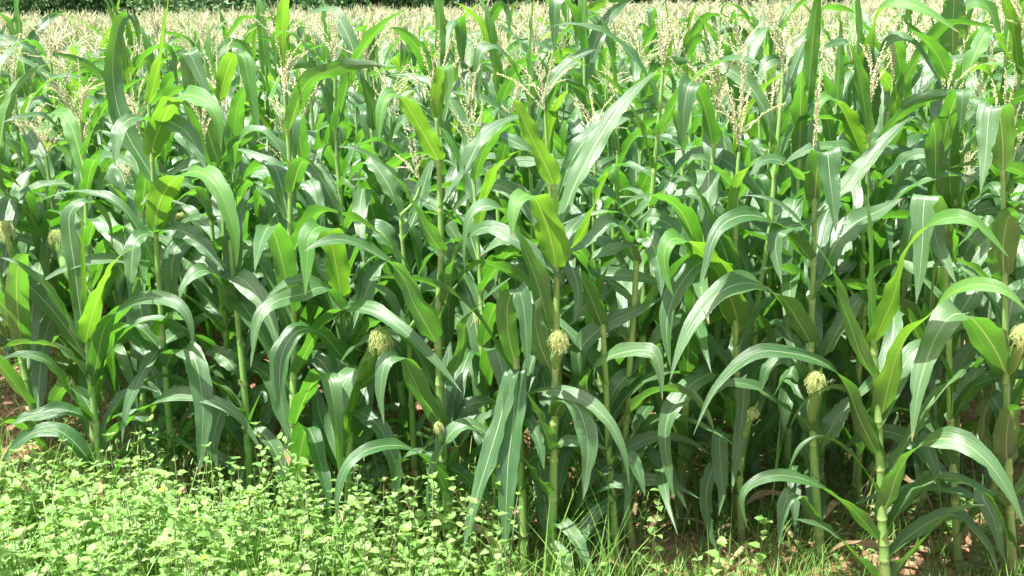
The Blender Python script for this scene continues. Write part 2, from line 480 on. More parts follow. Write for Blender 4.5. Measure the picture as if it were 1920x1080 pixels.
# clods of earth lying on the soil
rng = np.random.default_rng(11)
acc = Acc()
ico = None
def blob(c, s, rng):
    ph = np.array([[0, 0, 1], [.9, 0, .4], [.28, .85, .4], [-.72, .53, .4], [-.72, -.53, .4], [.28, -.85, .4],
                   [.72, .53, -.4], [-.28, .85, -.4], [-.9, 0, -.4], [-.28, -.85, -.4], [.72, -.53, -.4], [0, 0, -1]])
    fs = np.array([[0, 1, 2], [0, 2, 3], [0, 3, 4], [0, 4, 5], [0, 5, 1], [1, 6, 2], [2, 7, 3], [3, 8, 4], [4, 9, 5], [5, 10, 1],
                   [2, 6, 7], [3, 7, 8], [4, 8, 9], [5, 9, 10], [1, 10, 6], [11, 7, 6], [11, 8, 7], [11, 9, 8], [11, 10, 9], [11, 6, 10]])
    return c + ph * s * rng.uniform(0.7, 1.25, (12, 1)) * np.array([1, 1, 0.65]), fs
for k in range(1500):
    y = rng.uniform(3.0, 7.0); x = rng.uniform(-0.55, 0.55) * y
    s = 0.006 + 0.018 * rng.random() ** 3
    acc.add(*blob(np.array([x, y, ground_z(x, y) + s * 0.3]), s, rng))
tag(obj('soil_clods_rubble', acc.mesh('soil_clods', MAT['clod'], False)), 'crumbled red clods of earth scattered over the soil', 'soil clods', kind='stuff')

# ------------------------------------------------------------------ traced front plants
def leaf_3d(pts, D, w, dd, roll, rng, cols=6, n=34, fold=0.22, d0=0.0):
    """pts: photograph pixels along the midrib from the stalk outwards; w: full width in pixels; dd: metres the
    tip stands nearer (-) or farther (+) than the stalk; roll: degrees at the base, middle, tip."""
    pts = np.array(pts, float)
    seg = np.abs(np.diff(pts[:, 0])) + 0.35 * np.hypot(*np.diff(pts, axis=0).T)
    cum = np.concatenate([[0], np.cumsum(seg)]) / seg.sum()
    P = np.array([at(p[0], p[1], D + d0 + dd * c) for p, c in zip(pts, cum)])
    C = catmull(P, n)
    C[1:-1] = C[1:-1] * 0.5 + 0.25 * (C[:-2] + C[2:])
    h = np.array([P[-1][0] - P[0][0], P[-1][1] - P[0][1], 0.0])
    h = unit(h)
    S0 = np.cross([0, 0, 1.0], h)
    sg = 1.0 if h[0] >= 0 else -1.0
    rr = np.interp(np.linspace(0, 1, n), np.linspace(0, 1, len(roll)), np.radians(roll)) * sg
    alpha = math.acos(min(1, abs(h[1]))); tt = np.linspace(0, 1, n)
    Tz = np.abs(unit(np.gradient(C, axis=0))[:, 2])
    rr = rr + sg * R(26) * np.clip(1 - Tz * 1.5, 0, 1) * (tt > 0.25)
    rr = rr - sg * 0.72 * alpha * (1 - np.clip((tt - 0.12) / 0.35, 0, 1)) * (1 if pts[0][1] - pts[:, 1].min() > 40 else 0.3)
    return blade(C, S0, 1.04 * w * D / F_PX / 2, rr, rng, cols, fold=fold)

FRONT_ROOTS = []
# name: (D, stalk pixels base -> top, radius base, radius top, label)
FRONT_PLANTS = [
 ('A', 3.45, [(192, 925), (186, 850), (172, 730), (165, 660), (161, 600)], .0150, .0080,
  'short corn plant with furled spike and bright lime leaf rising from the weeds'),
 ('J', 3.52, [(326, 915), (318, 800), (310, 700), (300, 560), (293, 450), (288, 350), (283, 260), (279, 195)], .0145, .0060,
  'tall corn plant with folded yellow-green upper leaves standing second from the left edge'),
 ('I', 3.50, [(471, 945), (464, 820), (455, 690), (444, 580), (432, 450)], .0165, .0080,
  'thick stalked corn plant with curled top leaves, left of the slanting silky ear'),
 ('K', 3.32, [(650, 1010), (654, 900), (658, 780), (655, 700), (646, 640), (641, 565), (637, 490)], .0150, .0070,
  'corn plant with a slanting ear topped by a round ball of yellow silk'),
 ('C', 3.17, [(850, 1050), (840, 940), (832, 850), (823, 700), (822, 590), (827, 480), (825, 380), (822, 300), (819, 220)], .0180, .0060,
  'tall thick corn plant with a browned foot and a small yellow-tipped ear, left of centre'),
 ('L', 3.08, [(986, 1090), (980, 950), (973, 800), (968, 690), (962, 620)], .0155, .0090,
  'corn plant with two long pale leaves hanging side by side almost to the ground'),
 ('D', 3.03, [(1030, 1105), (1036, 960), (1039, 800), (1042, 650), (1044, 515), (1042, 420), (1039, 345)], .0160, .0070,
  'corn plant with broad wavy upright leaf over brownish silk, beside the hanging pale leaves'),
 ('M', 3.11, [(1158, 1080), (1150, 960), (1142, 850), (1135, 700), (1130, 600)], .0125, .0080,
  'slim corn plant under long dark arching leaves in the gap right of centre'),
 ('N', 3.17, [(1187, 1055), (1177, 960), (1170, 870), (1180, 700), (1190, 560), (1196, 430)], .0130, .0080,
  'slim corn plant with a sunlit yellowish stalk beside the dark arching leaves'),
 ('E', 3.24, [(1392, 1010), (1386, 900), (1382, 760), (1380, 620), (1378, 500), (1380, 400), (1384, 300), (1386, 285)], .0140, .0055,
  'corn plant topped by an open cream tassel of eight thick branches'),
 ('F', 3.14, [(1540, 1065), (1530, 930), (1524, 800), (1521, 650), (1525, 500), (1527, 400), (1526, 300)], .0160, .0060,
  'corn plant with a shaggy pale silk tuft and a narrow closed tassel above it'),
 ('B', 2.93, [(1664, 1150), (1658, 1040), (1652, 930), (1648, 820), (1642, 700), (1636, 630)], .0165, .0095,
  'short thick corn plant with furled spike and bright upright leaf beside shaggy silk'),
 ('G', 3.10, [(1800, 1060), (1790, 930), (1782, 790), (1779, 640), (1772, 500), (1768, 420)], .0130, .0070,
  'corn plant with pale strap leaf hanging straight down before an upright yellow-green leaf'),
 ('H', 3.05, [(1898, 1100), (1893, 950), (1888, 800), (1886, 650), (1883, 525), (1881, 400), (1880, 300)], .0160, .0060,
  'corn plant with two dark upright leaves and a white silky ear at the right edge'),
 ('P', 3.80, [(428, 830), (424, 650), (420, 450), (417, 300), (411, 190)], .0130, .0060,
  'corn plant with a hairpin-folded leaf behind the tall plant of folded leaves'),
 ('Q', 3.60, [(1640, 850), (1636, 600), (1630, 400), (1626, 250), (1624, 190)], .0140, .0070,
  'very tall corn plant with a closed leaf spike reaching the top edge of the photo'),
 ('S', 3.65, [(1800, 840), (1795, 600), (1790, 400), (1789, 250), (1789, 150)], .0140, .0060,
  'tall corn plant with a broad dark drooping leaf near the upper right corner'),
 ('T', 3.45, [(1052, 880), (1046, 600), (1034, 400), (1026, 280), (1022, 215)], .0130, .0050,
  'corn plant whose wide cream tassel opens above the broad upright wavy leaf'),
 ('U', 3.50, [(778, 900), (765, 600), (752, 400), (772, 390), (788, 350)], .0130, .0050,
  'corn plant with a small drooping cream tassel beside the tall thick stalk left of centre'),
]
# plant, pixels, full width px, dd, roll (base..tip), young?
LV = [
 ('A', [(160,655),(168,610),(183,560),(203,512),(230,476),(256,462)], 40, -.18, (10,20,30), 1),
 ('A', [(160,645),(150,580),(140,500),(131,440),(130,400),(148,380),(172,378),(192,395),(207,430),(211,478)], 32, .16, (60,60,-10,30), 0),
 ('A', [(163,625),(159,550),(156,470),(154,392)], 13, -.02, (0,), 1),
 ('A', [(158,658),(140,630),(118,585),(92,545),(62,515),(30,492),(0,482)], 30, -.10, (15,30,35), 0),
 ('A', [(167,725),(180,690),(188,643),(200,607),(230,578),(262,560),(300,558),(335,570),(356,600),(363,662)], 36, -.22, (0,10,35,40), 0),
 ('A', [(178,795),(150,777),(113,768),(75,777),(38,787),(0,822)], 30, -.10, (20,40,-20), 0),
 ('A', [(176,790),(146,757),(118,718),(93,680),(60,666),(28,665),(0,675)], 30, -.12, (20,30,35), 0),
 ('A', [(190,860),(205,820),(230,797),(258,775),(290,755),(318,742),(350,738),(383,745),(420,760),(452,785),(475,820),(497,860)], 30, -.15, (10,10,35,40), 0),
 ('A', [(190,850),(200,800),(213,765),(240,738),(270,729),(300,735)], 30, .10, (10,30,40), 0),
 ('J', [(278,195),(291,150),(304,85),(314,20),(318,-25)], 26, -.05, (20,30), 1),
 ('J', [(283,302),(290,262),(308,222),(327,186),(352,178),(385,190),(406,220),(415,285)], 46, -.22, (0,0,10,15), 1),
 ('J', [(298,355),(270,305),(240,255),(219,195),(211,130),(215,75),(227,34),(244,24),(257,48),(262,96)], 36, .12, (0,5,-20,10), 0),
 ('J', [(284,232),(264,222),(242,224),(224,248),(214,312)], 30, -.20, (10,15,15), 0),
 ('J', [(284,232),(308,226),(345,243),(368,275),(386,318)], 36, -.14, (20,30,30), 0),
 ('J', [(290,442),(294,400),(306,365),(325,338),(352,323),(380,324),(406,345),(428,395),(441,450),(443,502)], 48, -.30, (0,0,10,15), 1),
 ('J', [(292,440),(312,429),(347,435),(377,457),(400,483),(420,508)], 36, -.12, (20,30,20), 0),
 ('J', [(290,440),(268,440),(252,455),(247,493),(243,562)], 30, -.18, (10,20,10), 0),
 ('J', [(304,680),(284,645),(268,597),(260,555),(262,520)], 44, .15, (20,20), 0),
 ('J', [(297,634),(298,605),(320,592),(345,600)], 26, -.14, (10,20), 1),
 ('J', [(308,700),(322,665),(347,655),(366,675),(376,720),(381,770),(379,825),(373,892)], 42, -.25, (10,10,10), 0),
 ('J', [(320,855),(345,834),(375,838),(410,858),(445,882),(466,928)], 24, -.12, (20,30), 0),
 ('J', [(323,872),(335,835),(350,808),(364,783),(376,790)], 30, -.12, (10,10), 0),
 ('J', [(320,892),(300,860),(283,833),(267,812)], 28, .10, (20,30), 0),
 ('J', [(324,905),(303,900),(285,905),(268,920)], 26, -.18, (20,30), 0),
 ('I', [(450,590),(428,557),(411,530),(390,508),(366,512),(343,540),(336,568)], 38, -.18, (0,15,10), 0),
 ('I', [(444,592),(432,545),(438,520),(458,525),(485,556),(507,600),(525,668)], 38, -.22, (10,20,20), 0),
 ('I', [(445,580),(436,520),(437,460),(450,400),(470,350)], 38, .12, (20,30), 0),
 ('I', [(455,720),(430,680),(405,660),(378,665)], 36, .10, (20,30), 0),
 ('I', [(466,840),(500,780),(540,740),(575,730)], 34, .10, (20,30), 0),
 ('I', [(462,800),(440,760),(415,770),(400,830),(408,880)], 34, -.12, (20,30), 0),
 ('K', [(655,700),(640,640),(613,560),(580,525),(540,530),(510,550),(490,575)], 34, -.12, (20,30), 0),
 ('K', [(650,600),(613,540),(563,553),(523,562),(497,582),(480,615),(470,690)], 34, -.28, (20,20), 0),
 ('K', [(641,566),(636,530),(630,495),(622,455),(612,427),(592,428),(578,448),(576,495),(572,555)], 48, -.28, (0,0,5), 1),
 ('K', [(662,690),(640,668),(616,638),(588,617),(555,622),(530,660),(524,710),(530,770),(541,832)], 46, -.28, (0,5,10), 0),
 ('K', [(660,740),(690,712),(712,692),(682,688),(655,703),(634,745),(622,800),(635,850),(649,905)], 42, -.30, (10,5,10), 0),
 ('K', [(655,800),(664,770),(690,782),(714,803),(728,835),(741,870),(741,910),(733,965)], 34, -.18, (30,10,30), 0),
 ('K', [(653,862),(655,820),(660,765),(668,720),(672,690)], 42, -.06, (0,), 1),
 ('K', [(655,990),(680,940),(700,900),(722,882),(745,905)], 42, .08, (10,10), 0),
 ('K', [(652,655),(668,600),(690,540),(712,495),(735,480)], 52, .15, (5,10), 0),
 ('K', [(652,900),(625,850),(600,780),(590,735),(575,760)], 40, .12, (10,20), 0),
 ('C', [(825,308),(808,275),(785,235),(763,198),(747,177),(726,181),(715,213),(711,266)], 42, -.22, (0,5,10), 1),
 ('C', [(834,478),(808,445),(778,390),(748,342),(715,306),(675,282),(636,274)], 38, -.20, (10,20,30), 0),
 ('C', [(823,650),(802,615),(776,570),(757,522),(727,490),(687,466),(653,451),(613,451),(570,472)], 54, -.30, (0,0,20,30), 0),
 ('C', [(825,395),(848,362),(876,312),(902,262),(945,228),(985,215)], 36, .18, (15,25), 0),
 ('C', [(834,575),(843,533),(850,493),(862,455),(885,430)], 34, -.10, (20,30), 0),
 ('C', [(838,812),(815,778),(790,742),(770,700),(756,672),(735,667),(719,688),(714,740),(720,797)], 46, -.26, (0,0,10), 0),
 ('C', [(842,872),(846,830),(857,790),(880,760),(912,752),(945,760)], 40, .12, (10,20), 0),
 ('C', [(847,907),(856,853),(880,808),(920,775),(955,765)], 36, -.06, (10,30), 0),
 ('C', [(845,952),(828,902),(800,862),(765,838),(725,836),(685,845),(652,872),(634,920),(632,992)], 32, -.28, (5,10,25), 0),
 ('C', [(832,720),(853,693),(868,645),(872,605),(893,578),(920,552),(958,520)], 34, -.14, (30,0,40), 0),
 ('C', [(838,800),(835,740),(838,690),(845,640)], 40, .12, (0,), 0),
 ('C', [(819,225),(820,180),(828,140),(838,125),(842,150),(836,205)], 26, -.10, (0,), 1),
 ('L', [(968,690),(952,620),(953,565),(970,540),(982,575),(987,640),(991,705)], 38, -.18, (5,5), 0),
 ('L', [(972,720),(964,698),(952,735),(937,790),(916,860),(893,935),(867,1040)], 38, -.24, (0,5), 0),
 ('L', [(976,715),(972,692),(967,740),(961,800),(953,865),(950,930),(946,1046)], 46, -.22, (0,5), 0),
 ('L', [(973,800),(985,785),(1000,803),(1012,835),(1020,880)], 26, -.12, (10,20), 0),
 ('L', [(974,770),(998,738),(1035,732),(1080,742),(1127,775),(1155,812),(1172,860),(1180,912)], 30, -.24, (15,20), 0),
 ('D', [(1040,352),(1025,315),(1003,272),(983,228),(967,190),(957,187),(955,215)], 42, -.14, (0,0), 1),
 ('D', [(1044,514),(1038,470),(1026,425),(1009,382),(992,364),(972,375),(963,405),(960,448)], 58, -.22, (0,0,5), 1),
 ('D', [(1047,440),(1068,370),(1098,305),(1135,240),(1180,180),(1235,130)], 38, .22, (30,35), 0),
 ('D', [(1030,620),(1012,545),(993,492),(966,428),(935,391),(903,387),(881,408),(871,460),(871,507)], 46, -.10, (0,0,10), 0),
 ('D', [(1032,692),(1012,645),(1003,590),(1016,555)], 44, -.06, (0,), 0),
 ('D', [(1037,795),(1050,760),(1072,750),(1093,785),(1103,840),(1099,890),(1093,938)], 42, -.20, (5,5), 0),
 ('D', [(1034,1005),(1053,980),(1075,1005),(1095,1040),(1115,1090)], 30, -.16, (5,10), 0),
 ('D', [(1032,1010),(1042,1015),(1058,1050),(1072,1100)], 30, -.12, (5,10), 0),
 ('D', [(1034,935),(1012,907),(988,870),(971,842)], 38, -.06, (0,5), 0),
 ('D', [(1038,862),(1024,815),(1004,768),(983,728)], 40, -.08, (0,10), 0),
 ('D', [(1043,520),(1052,470),(1070,430),(1100,400)], 34, .15, (20,20), 0),
 ('M', [(1150,1000),(1077,975),(1107,908),(1147,864),(1193,831),(1243,817),(1293,828),(1337,856)], 36, .02, (40,30), 0),
 ('M', [(1135,760),(1095,715),(1085,663),(1112,627),(1150,601),(1193,583),(1247,556)], 44, .05, (40,30), 0),
 ('M', [(1140,790),(1100,730),(1112,690),(1148,667),(1193,657),(1225,660),(1237,690),(1242,752)], 40, -.20, (40,30), 0),
 ('M', [(1132,620),(1100,540),(1072,500),(1080,520),(1085,560),(1076,608)], 36, -.15, (10,), 0),
 ('M', [(1150,960),(1100,940),(1147,908),(1200,899),(1253,906),(1312,935)], 30, -.05, (30,30), 0),
 ('M', [(1148,940),(1120,960),(1095,1000),(1080,1060)], 30, -.12, (20,), 0),
 ('M', [(1145,880),(1165,850),(1190,870),(1210,930)], 30, -.12, (20,), 0),
 ('N', [(1185,640),(1120,530),(1147,516),(1193,519),(1247,537),(1275,570)], 32, .02, (30,30), 0),
 ('N', [(1192,560),(1105,497),(1135,472),(1173,460),(1213,453),(1250,449)], 28, -.05, (30,30), 0),
 ('N', [(1194,500),(1165,430),(1140,415),(1115,440),(1090,462),(1058,474)], 34, -.15, (20,20), 0),
 ('N', [(1196,450),(1215,410),(1250,418),(1285,450),(1300,480)], 34, -.05, (30,30), 0),
 ('N', [(1194,480),(1212,445),(1228,470),(1236,505),(1240,558)], 36, -.18, (5,10), 0),
 ('N', [(1110,618),(1112,580),(1122,540),(1140,500)], 28, -.06, (0,), 1),
 ('N', [(1178,900),(1210,850),(1250,880),(1290,960)], 32, -.05, (30,), 0),
 ('N', [(1178,1000),(1150,990),(1120,1020),(1105,1060)], 24, -.05, (30,), 0),
 ('E', [(1387,622),(1374,570),(1348,515),(1316,470),(1285,451),(1258,448),(1245,474),(1249,515),(1263,556)], 58, -.26, (0,0,5), 1),
 ('E', [(1376,525),(1356,465),(1330,405),(1302,352),(1284,333),(1262,345)], 54, -.10, (20,25), 0),
 ('E', [(1384,560),(1345,497),(1313,493),(1287,517),(1262,560),(1250,605),(1252,650),(1258,692)], 46, -.26, (0,5), 0),
 ('E', [(1376,448),(1374,400),(1386,340),(1412,308),(1440,298),(1470,310)], 38, -.14, (5,20), 1),
 ('E', [(1382,360),(1355,330),(1325,300),(1300,296),(1288,310)], 32, -.12, (10,20), 0),
 ('E', [(1380,735),(1345,702),(1308,712),(1277,742),(1253,780),(1247,825),(1253,875),(1264,938)], 38, -.25, (5,10), 0),
 ('E', [(1374,805),(1371,770),(1362,738)], 32, -.05, (0,), 1),
 ('E', [(1386,850),(1368,815),(1350,820),(1351,870),(1355,920),(1347,967)], 34, -.16, (0,), 0),
 ('E', [(1384,740),(1395,712),(1393,770),(1384,837),(1372,925)], 26, -.14, (0,), 0),
 ('E', [(1388,900),(1350,870),(1328,900),(1325,955),(1334,1005),(1348,1042)], 28, -.16, (0,), 0),
 ('E', [(1380,700),(1390,640),(1400,590),(1405,540)], 44, .12, (0,), 0),
 ('E', [(1385,830),(1405,780),(1430,740),(1455,720)], 40, .10, (10,), 0),
 ('F', [(1525,494),(1500,463),(1473,436),(1437,410),(1392,404),(1355,421),(1334,457),(1321,508),(1307,550)], 36, -.28, (15,20,15), 0),
 ('F', [(1528,656),(1500,608),(1472,565),(1438,540),(1400,530),(1360,541),(1325,571),(1294,615),(1271,665),(1256,715)], 48, -.32, (5,20,15), 0),
 ('F', [(1526,566),(1549,505),(1565,460),(1600,420),(1647,396),(1692,372)], 52, .18, (20,30), 0),
 ('F', [(1526,420),(1502,420),(1478,424),(1458,435),(1455,475),(1466,533)], 34, -.18, (10,10), 0),
 ('F', [(1527,385),(1534,310),(1550,284),(1556,330),(1562,380),(1567,437)], 44, -.18, (0,), 0),
 ('F', [(1530,412),(1578,360),(1630,295),(1672,250),(1708,218)], 32, .10, (45,45), 0),
 ('F', [(1526,347),(1495,322),(1460,300),(1430,303),(1405,330)], 32, -.16, (10,25), 0),
 ('F', [(1537,832),(1508,790),(1470,765),(1437,738),(1405,722),(1365,718),(1335,745)], 38, -.12, (10,20,30), 0),
 ('F', [(1530,700),(1560,640),(1590,590),(1615,560),(1640,600)], 40, .12, (10,20), 0),
 ('F', [(1532,860),(1560,800),(1585,760),(1610,740)], 44, .10, (15,), 0),
 ('F', [(1527,690),(1500,720),(1480,700),(1450,745)], 48, .05, (10,), 0),
 ('F', [(1533,900),(1515,850),(1505,800)], 42, .08, (0,), 0),
 ('F', [(1536,1000),(1512,950),(1490,925),(1470,950),(1460,1030)], 34, -.12, (10,), 0),
 ('F', [(1523,755),(1505,700),(1475,670),(1440,690),(1425,740)], 44, -.06, (10,20), 0),
 ('B', [(1645,662),(1636,600),(1633,540),(1631,450),(1628,390),(1627,333)], 19, -.02, (0,), 1),
 ('B', [(1634,658),(1652,612),(1673,565),(1688,512),(1700,470),(1724,440),(1752,417),(1787,407),(1823,414),(1858,444),(1891,482)], 46, -.26, (0,0,15,30,30), 1),
 ('B', [(1650,790),(1658,762),(1668,715),(1683,664),(1704,625),(1738,597),(1766,565),(1792,545),(1833,533),(1883,543),(1928,585)], 54, -.30, (0,0,10,30,30), 1),
 ('B', [(1643,715),(1614,667),(1597,615),(1575,560),(1562,512),(1537,470),(1507,427),(1470,388),(1435,370),(1398,366)], 38, -.15, (30,10,30,30), 0),
 ('B', [(1660,880),(1634,832),(1609,780),(1592,732),(1560,690),(1515,669),(1466,660),(1425,658),(1382,684),(1336,735),(1300,816)], 38, -.15, (15,10,30,20), 0),
 ('B', [(1652,1020),(1622,980),(1590,947),(1565,932),(1535,911),(1500,896),(1452,891),(1413,905),(1392,925),(1394,960),(1404,997)], 32, -.15, (10,0,30,20), 0),
 ('B', [(1645,1085),(1608,1047),(1574,1010),(1538,986),(1488,972)], 34, -.12, (10,20), 0),
 ('B', [(1668,1090),(1700,1047),(1733,1012),(1767,974),(1805,952),(1846,947)], 34, -.12, (-10,10), 0),
 ('B', [(1650,972),(1668,935),(1680,895),(1705,853),(1740,829),(1777,822),(1817,836),(1857,872),(1891,922),(1925,995)], 50, -.30, (0,0,25,30,20), 0),
 ('G', [(1772,505),(1760,440),(1745,385),(1736,364),(1731,400),(1730,450),(1725,510),(1718,570)], 48, -.18, (0,), 0),
 ('G', [(1772,504),(1766,450),(1758,395),(1750,345)], 44, -.06, (0,), 1),
 ('G', [(1770,460),(1752,420),(1757,455),(1775,495),(1792,530)], 32, -.14, (0,), 0),
 ('G', [(1788,885),(1772,832),(1748,790),(1728,800)], 30, -.10, (10,), 0),
 ('G', [(1785,860),(1750,815),(1738,830),(1752,875),(1763,925)], 30, -.15, (10,), 0),
 ('G', [(1778,640),(1800,590),(1830,540),(1870,490)], 44, .15, (20,), 0),
 ('G', [(1782,790),(1810,740),(1830,700),(1850,690)], 40, .12, (20,), 0),
 ('G', [(1790,940),(1760,900),(1725,905),(1690,930)], 30, .05, (20,), 0),
 ('H', [(1890,716),(1874,672),(1850,631),(1818,594),(1786,590),(1757,627),(1735,682),(1720,742),(1710,828)], 62, -.30, (0,0,5), 0),
 ('H', [(1883,528),(1881,465),(1889,412),(1908,398),(1935,420)], 56, -.18, (0,0), 0),
 ('H', [(1881,324),(1880,262),(1873,212),(1858,198),(1852,240),(1848,295),(1838,362)], 46, -.20, (0,), 0),
 ('H', [(1890,884),(1887,825),(1896,772),(1925,770),(1950,800)], 46, -.18, (0,), 0),
 ('H', [(1893,958),(1862,920),(1842,930),(1862,970),(1882,1052)], 36, -.16, (0,), 0),
 ('H', [(1886,640),(1900,560),(1925,520)], 50, .12, (10,), 0),
 ('H', [(1884,470),(1850,420),(1820,440),(1790,470)], 40, .10, (20,), 0),
 ('H', [(1888,800),(1860,745),(1845,780),(1840,840)], 36, .10, (20,), 0),
 ('P', [(411,192),(422,145),(437,106),(455,104),(466,150),(478,215),(486,262)], 30, -.20, (0,), 1),
 ('P', [(418,330),(385,230),(365,150),(352,96),(362,112),(388,170),(402,196)], 42, -.15, (0,), 0),
 ('P', [(420,400),(450,340),(490,320),(530,335),(560,380)], 40, -.10, (20,), 0),
 ('P', [(420,350),(400,310),(375,300),(350,330)], 40, -.15, (20,), 0),
 ('P', [(424,560),(400,500),(380,470),(350,500),(345,560)], 42, -.15, (20,), 0),
 ('P', [(424,600),(450,540),(490,510),(530,540)], 42, -.15, (20,), 0),
 ('P', [(426,760),(400,700),(370,690),(350,740)], 42, -.15, (20,), 0),
 ('Q', [(1626,250),(1622,180),(1613,100),(1609,30),(1604,-60)], 24, -.04, (0,), 1),
 ('Q', [(1626,190),(1631,110),(1638,50),(1660,13),(1695,7),(1735,20),(1800,62)], 36, -.20, (0,20,30), 1),
 ('Q', [(1627,250),(1630,180),(1632,120),(1636,90)], 40, -.06, (0,), 0),
 ('Q', [(1627,260),(1645,130),(1672,75),(1710,78),(1748,130),(1770,170)], 34, -.10, (20,), 0),
 ('Q', [(1628,330),(1600,250),(1570,190),(1545,185),(1520,230)], 46, -.15, (10,), 1),
 ('Q', [(1630,400),(1665,330),(1720,290),(1770,300)], 46, -.1, (20,), 0),
 ('Q', [(1634,520),(1600,450),(1560,440)], 46, -.1, (20,), 0),
 ('Q', [(1636,600),(1680,520),(1730,490),(1760,530)], 46, -.1, (20,), 0),
 ('S', [(1790,250),(1784,170),(1755,100),(1712,55),(1688,34)], 50, -.16, (0,), 0),
 ('S', [(1787,402),(1780,320),(1785,230),(1797,165)], 36, -.06, (0,), 1),
 ('S', [(1787,100),(1787,50),(1790,-10),(1795,-40)], 44, -.06, (0,), 0),
 ('S', [(1790,330),(1830,250),(1870,240),(1900,280)], 44, -.12, (20,), 0),
 ('S', [(1789,200),(1835,90),(1860,60),(1900,120)], 34, .12, (10,), 1),
 ('S', [(1790,420),(1750,360),(1700,350),(1650,400)], 46, -.12, (20,), 0),
 ('S', [(1792,520),(1830,440),(1880,420)], 46, .1, (20,), 0),
 ('T', [(1036,420),(1060,330),(1100,260),(1160,225),(1230,200)], 40, .10, (30,), 0),
 ('T', [(1030,350),(1000,290),(950,260),(900,235),(860,225)], 30, .05, (30,), 0),
 ('T', [(1040,500),(1090,440),(1130,350),(1150,320),(1160,400)], 44, -.10, (10,), 1),
 ('T', [(1046,600),(1000,500),(950,450),(900,480)], 46, -.1, (20,), 0),
 ('T', [(1046,640),(1090,580),(1150,540)], 46, .1, (20,), 0),
 ('U', [(755,420),(730,350),(690,300),(670,340)], 38, .10, (20,), 0),
 ('U', [(757,450),(780,400),(800,330),(815,290)], 36, .10, (20,), 0),
 ('U', [(760,520),(720,440),(680,430),(650,470)], 44, .10, (20,), 0),
 ('U', [(765,600),(800,540),(850,520),(880,580)], 44, .10, (20,), 0),
 ('U', [(768,700),(740,640),(700,620)], 44, .10, (20,), 0),
]
# ears: plant, base px, tip px, radius, silk
EARS = [('K', (672, 712), (712, 642), .025), ('D', (1040, 690), (1047, 645), .018), ('C', (832, 860), (822, 808), .010),
        ('F', (1520, 790), (1530, 722), .019), ('H', (1893, 700), (1915, 635), .020), ('E', (1390, 830), (1412, 780), .011),
        ('U', (765, 620), (800, 590), .014),
]
TASSELS = {
 'E': ((1386, 288), [(1393, 92), (1357, 160), (1341, 182), (1408, 163), (1472, 194), (1418, 226), (1345, 208), (1400, 120)]),
 'T': ((1022, 215), [(1006, 92), (932, 138), (975, 122), (1040, 110), (1085, 120), (1060, 150), (990, 160)]),
 'U': ((788, 348), [(756, 232), (777, 262), (742, 290), (745, 315), (800, 290)]),
 'C': ((819, 225), [(823, 60), (790, 90), (845, 75), (770, 140), (860, 110), (800, 60)]),
 'F': ((1526, 300), [(1546, 72), (1538, 130), (1533, 160)]),
 'P': ((411, 192), [(405, 60), (380, 90), (440, 60), (360, 130)]),
 'H': ((1880, 302), [(1885, 130), (1860, 150), (1905, 140), (1840, 190)]),
}
rng = np.random.default_rng(21)
for key, D, st, r0, r1, label in FRONT_PLANTS:
    bx, by = st[0]
    P = np.array([at(x, y, D) for x, y in st])
    P[0, 2] = float(ground_z(P[0, 0], D)) - 0.01
    root = empty('corn_plant', tuple(P[0]))
    tag(root, label, 'corn plant', 'corn plants growing along the front edge of the field')
    FRONT_ROOTS.append(root)
    off = P[0].copy()
    node_px = [l[1][0] for l in LV if l[0] == key]
    nz = sorted({round(float(at(x, y, D)[2]), 3) for x, y in node_px} | {P[0, 2] + 0.06, P[0, 2] + 0.15})
    nz = [z for i, z in enumerate(nz) if i == 0 or z - nz[i - 1] > 0.02]
    nz = [z for i, z in enumerate(nz) if i == 0 or z - max(nz[:i]) > 0.05]
    V, F, UV = stalk_mesh(P, r0, r1, nz, rng)
    obj('stalk', make_mesh('stalk', V - off, [F], UV, MAT['stalk']), root)
    for _, pts, w, dd, roll, yng in [l for l in LV if l[0] == key]:
        # start the blade on the stalk
        V, F, UV = leaf_3d(pts, D, w, dd, roll, rng)
        obj('leaf', make_mesh('leaf', V - off, [F], UV, MAT['young' if yng else 'leaf']), root)
    for k, b, e, r in EARS:
        if k != key: continue
        pb, pe = at(*b, D - 0.05), at(*e, D - 0.17)
        a, s = ear_meshes(pb - off, pe - pb, np.linalg.norm(pe - pb), r * 0.92, rng)
        eo = obj('ear', a.mesh('ear', MAT['husk']), root)
        obj('silk', s.mesh('silk', MAT['silk']), eo)
    if key in TASSELS:
        b, tips = TASSELS[key]
        acc = Acc(); pb = at(*b, D)
        ax = unit(at(*tips[0], D) - pb)
        for i, tp in enumerate(tips):
            pe = at(tp[0], tp[1], D + (rng.uniform(-.12, .08) if i else 0))
            s = pb + ax * 0.012 * i
            L = np.linalg.norm(pe - s)
            m = (s + pe) / 2 + np.array([0, 0, 0.06 * L]) + ax * 0.05 * L
            spikelets(acc, np.array([s, m, pe]) - off, rng, step=0.006, size=0.0050)
        obj('tassel', acc.mesh('tassel', MAT['tassel']), root)

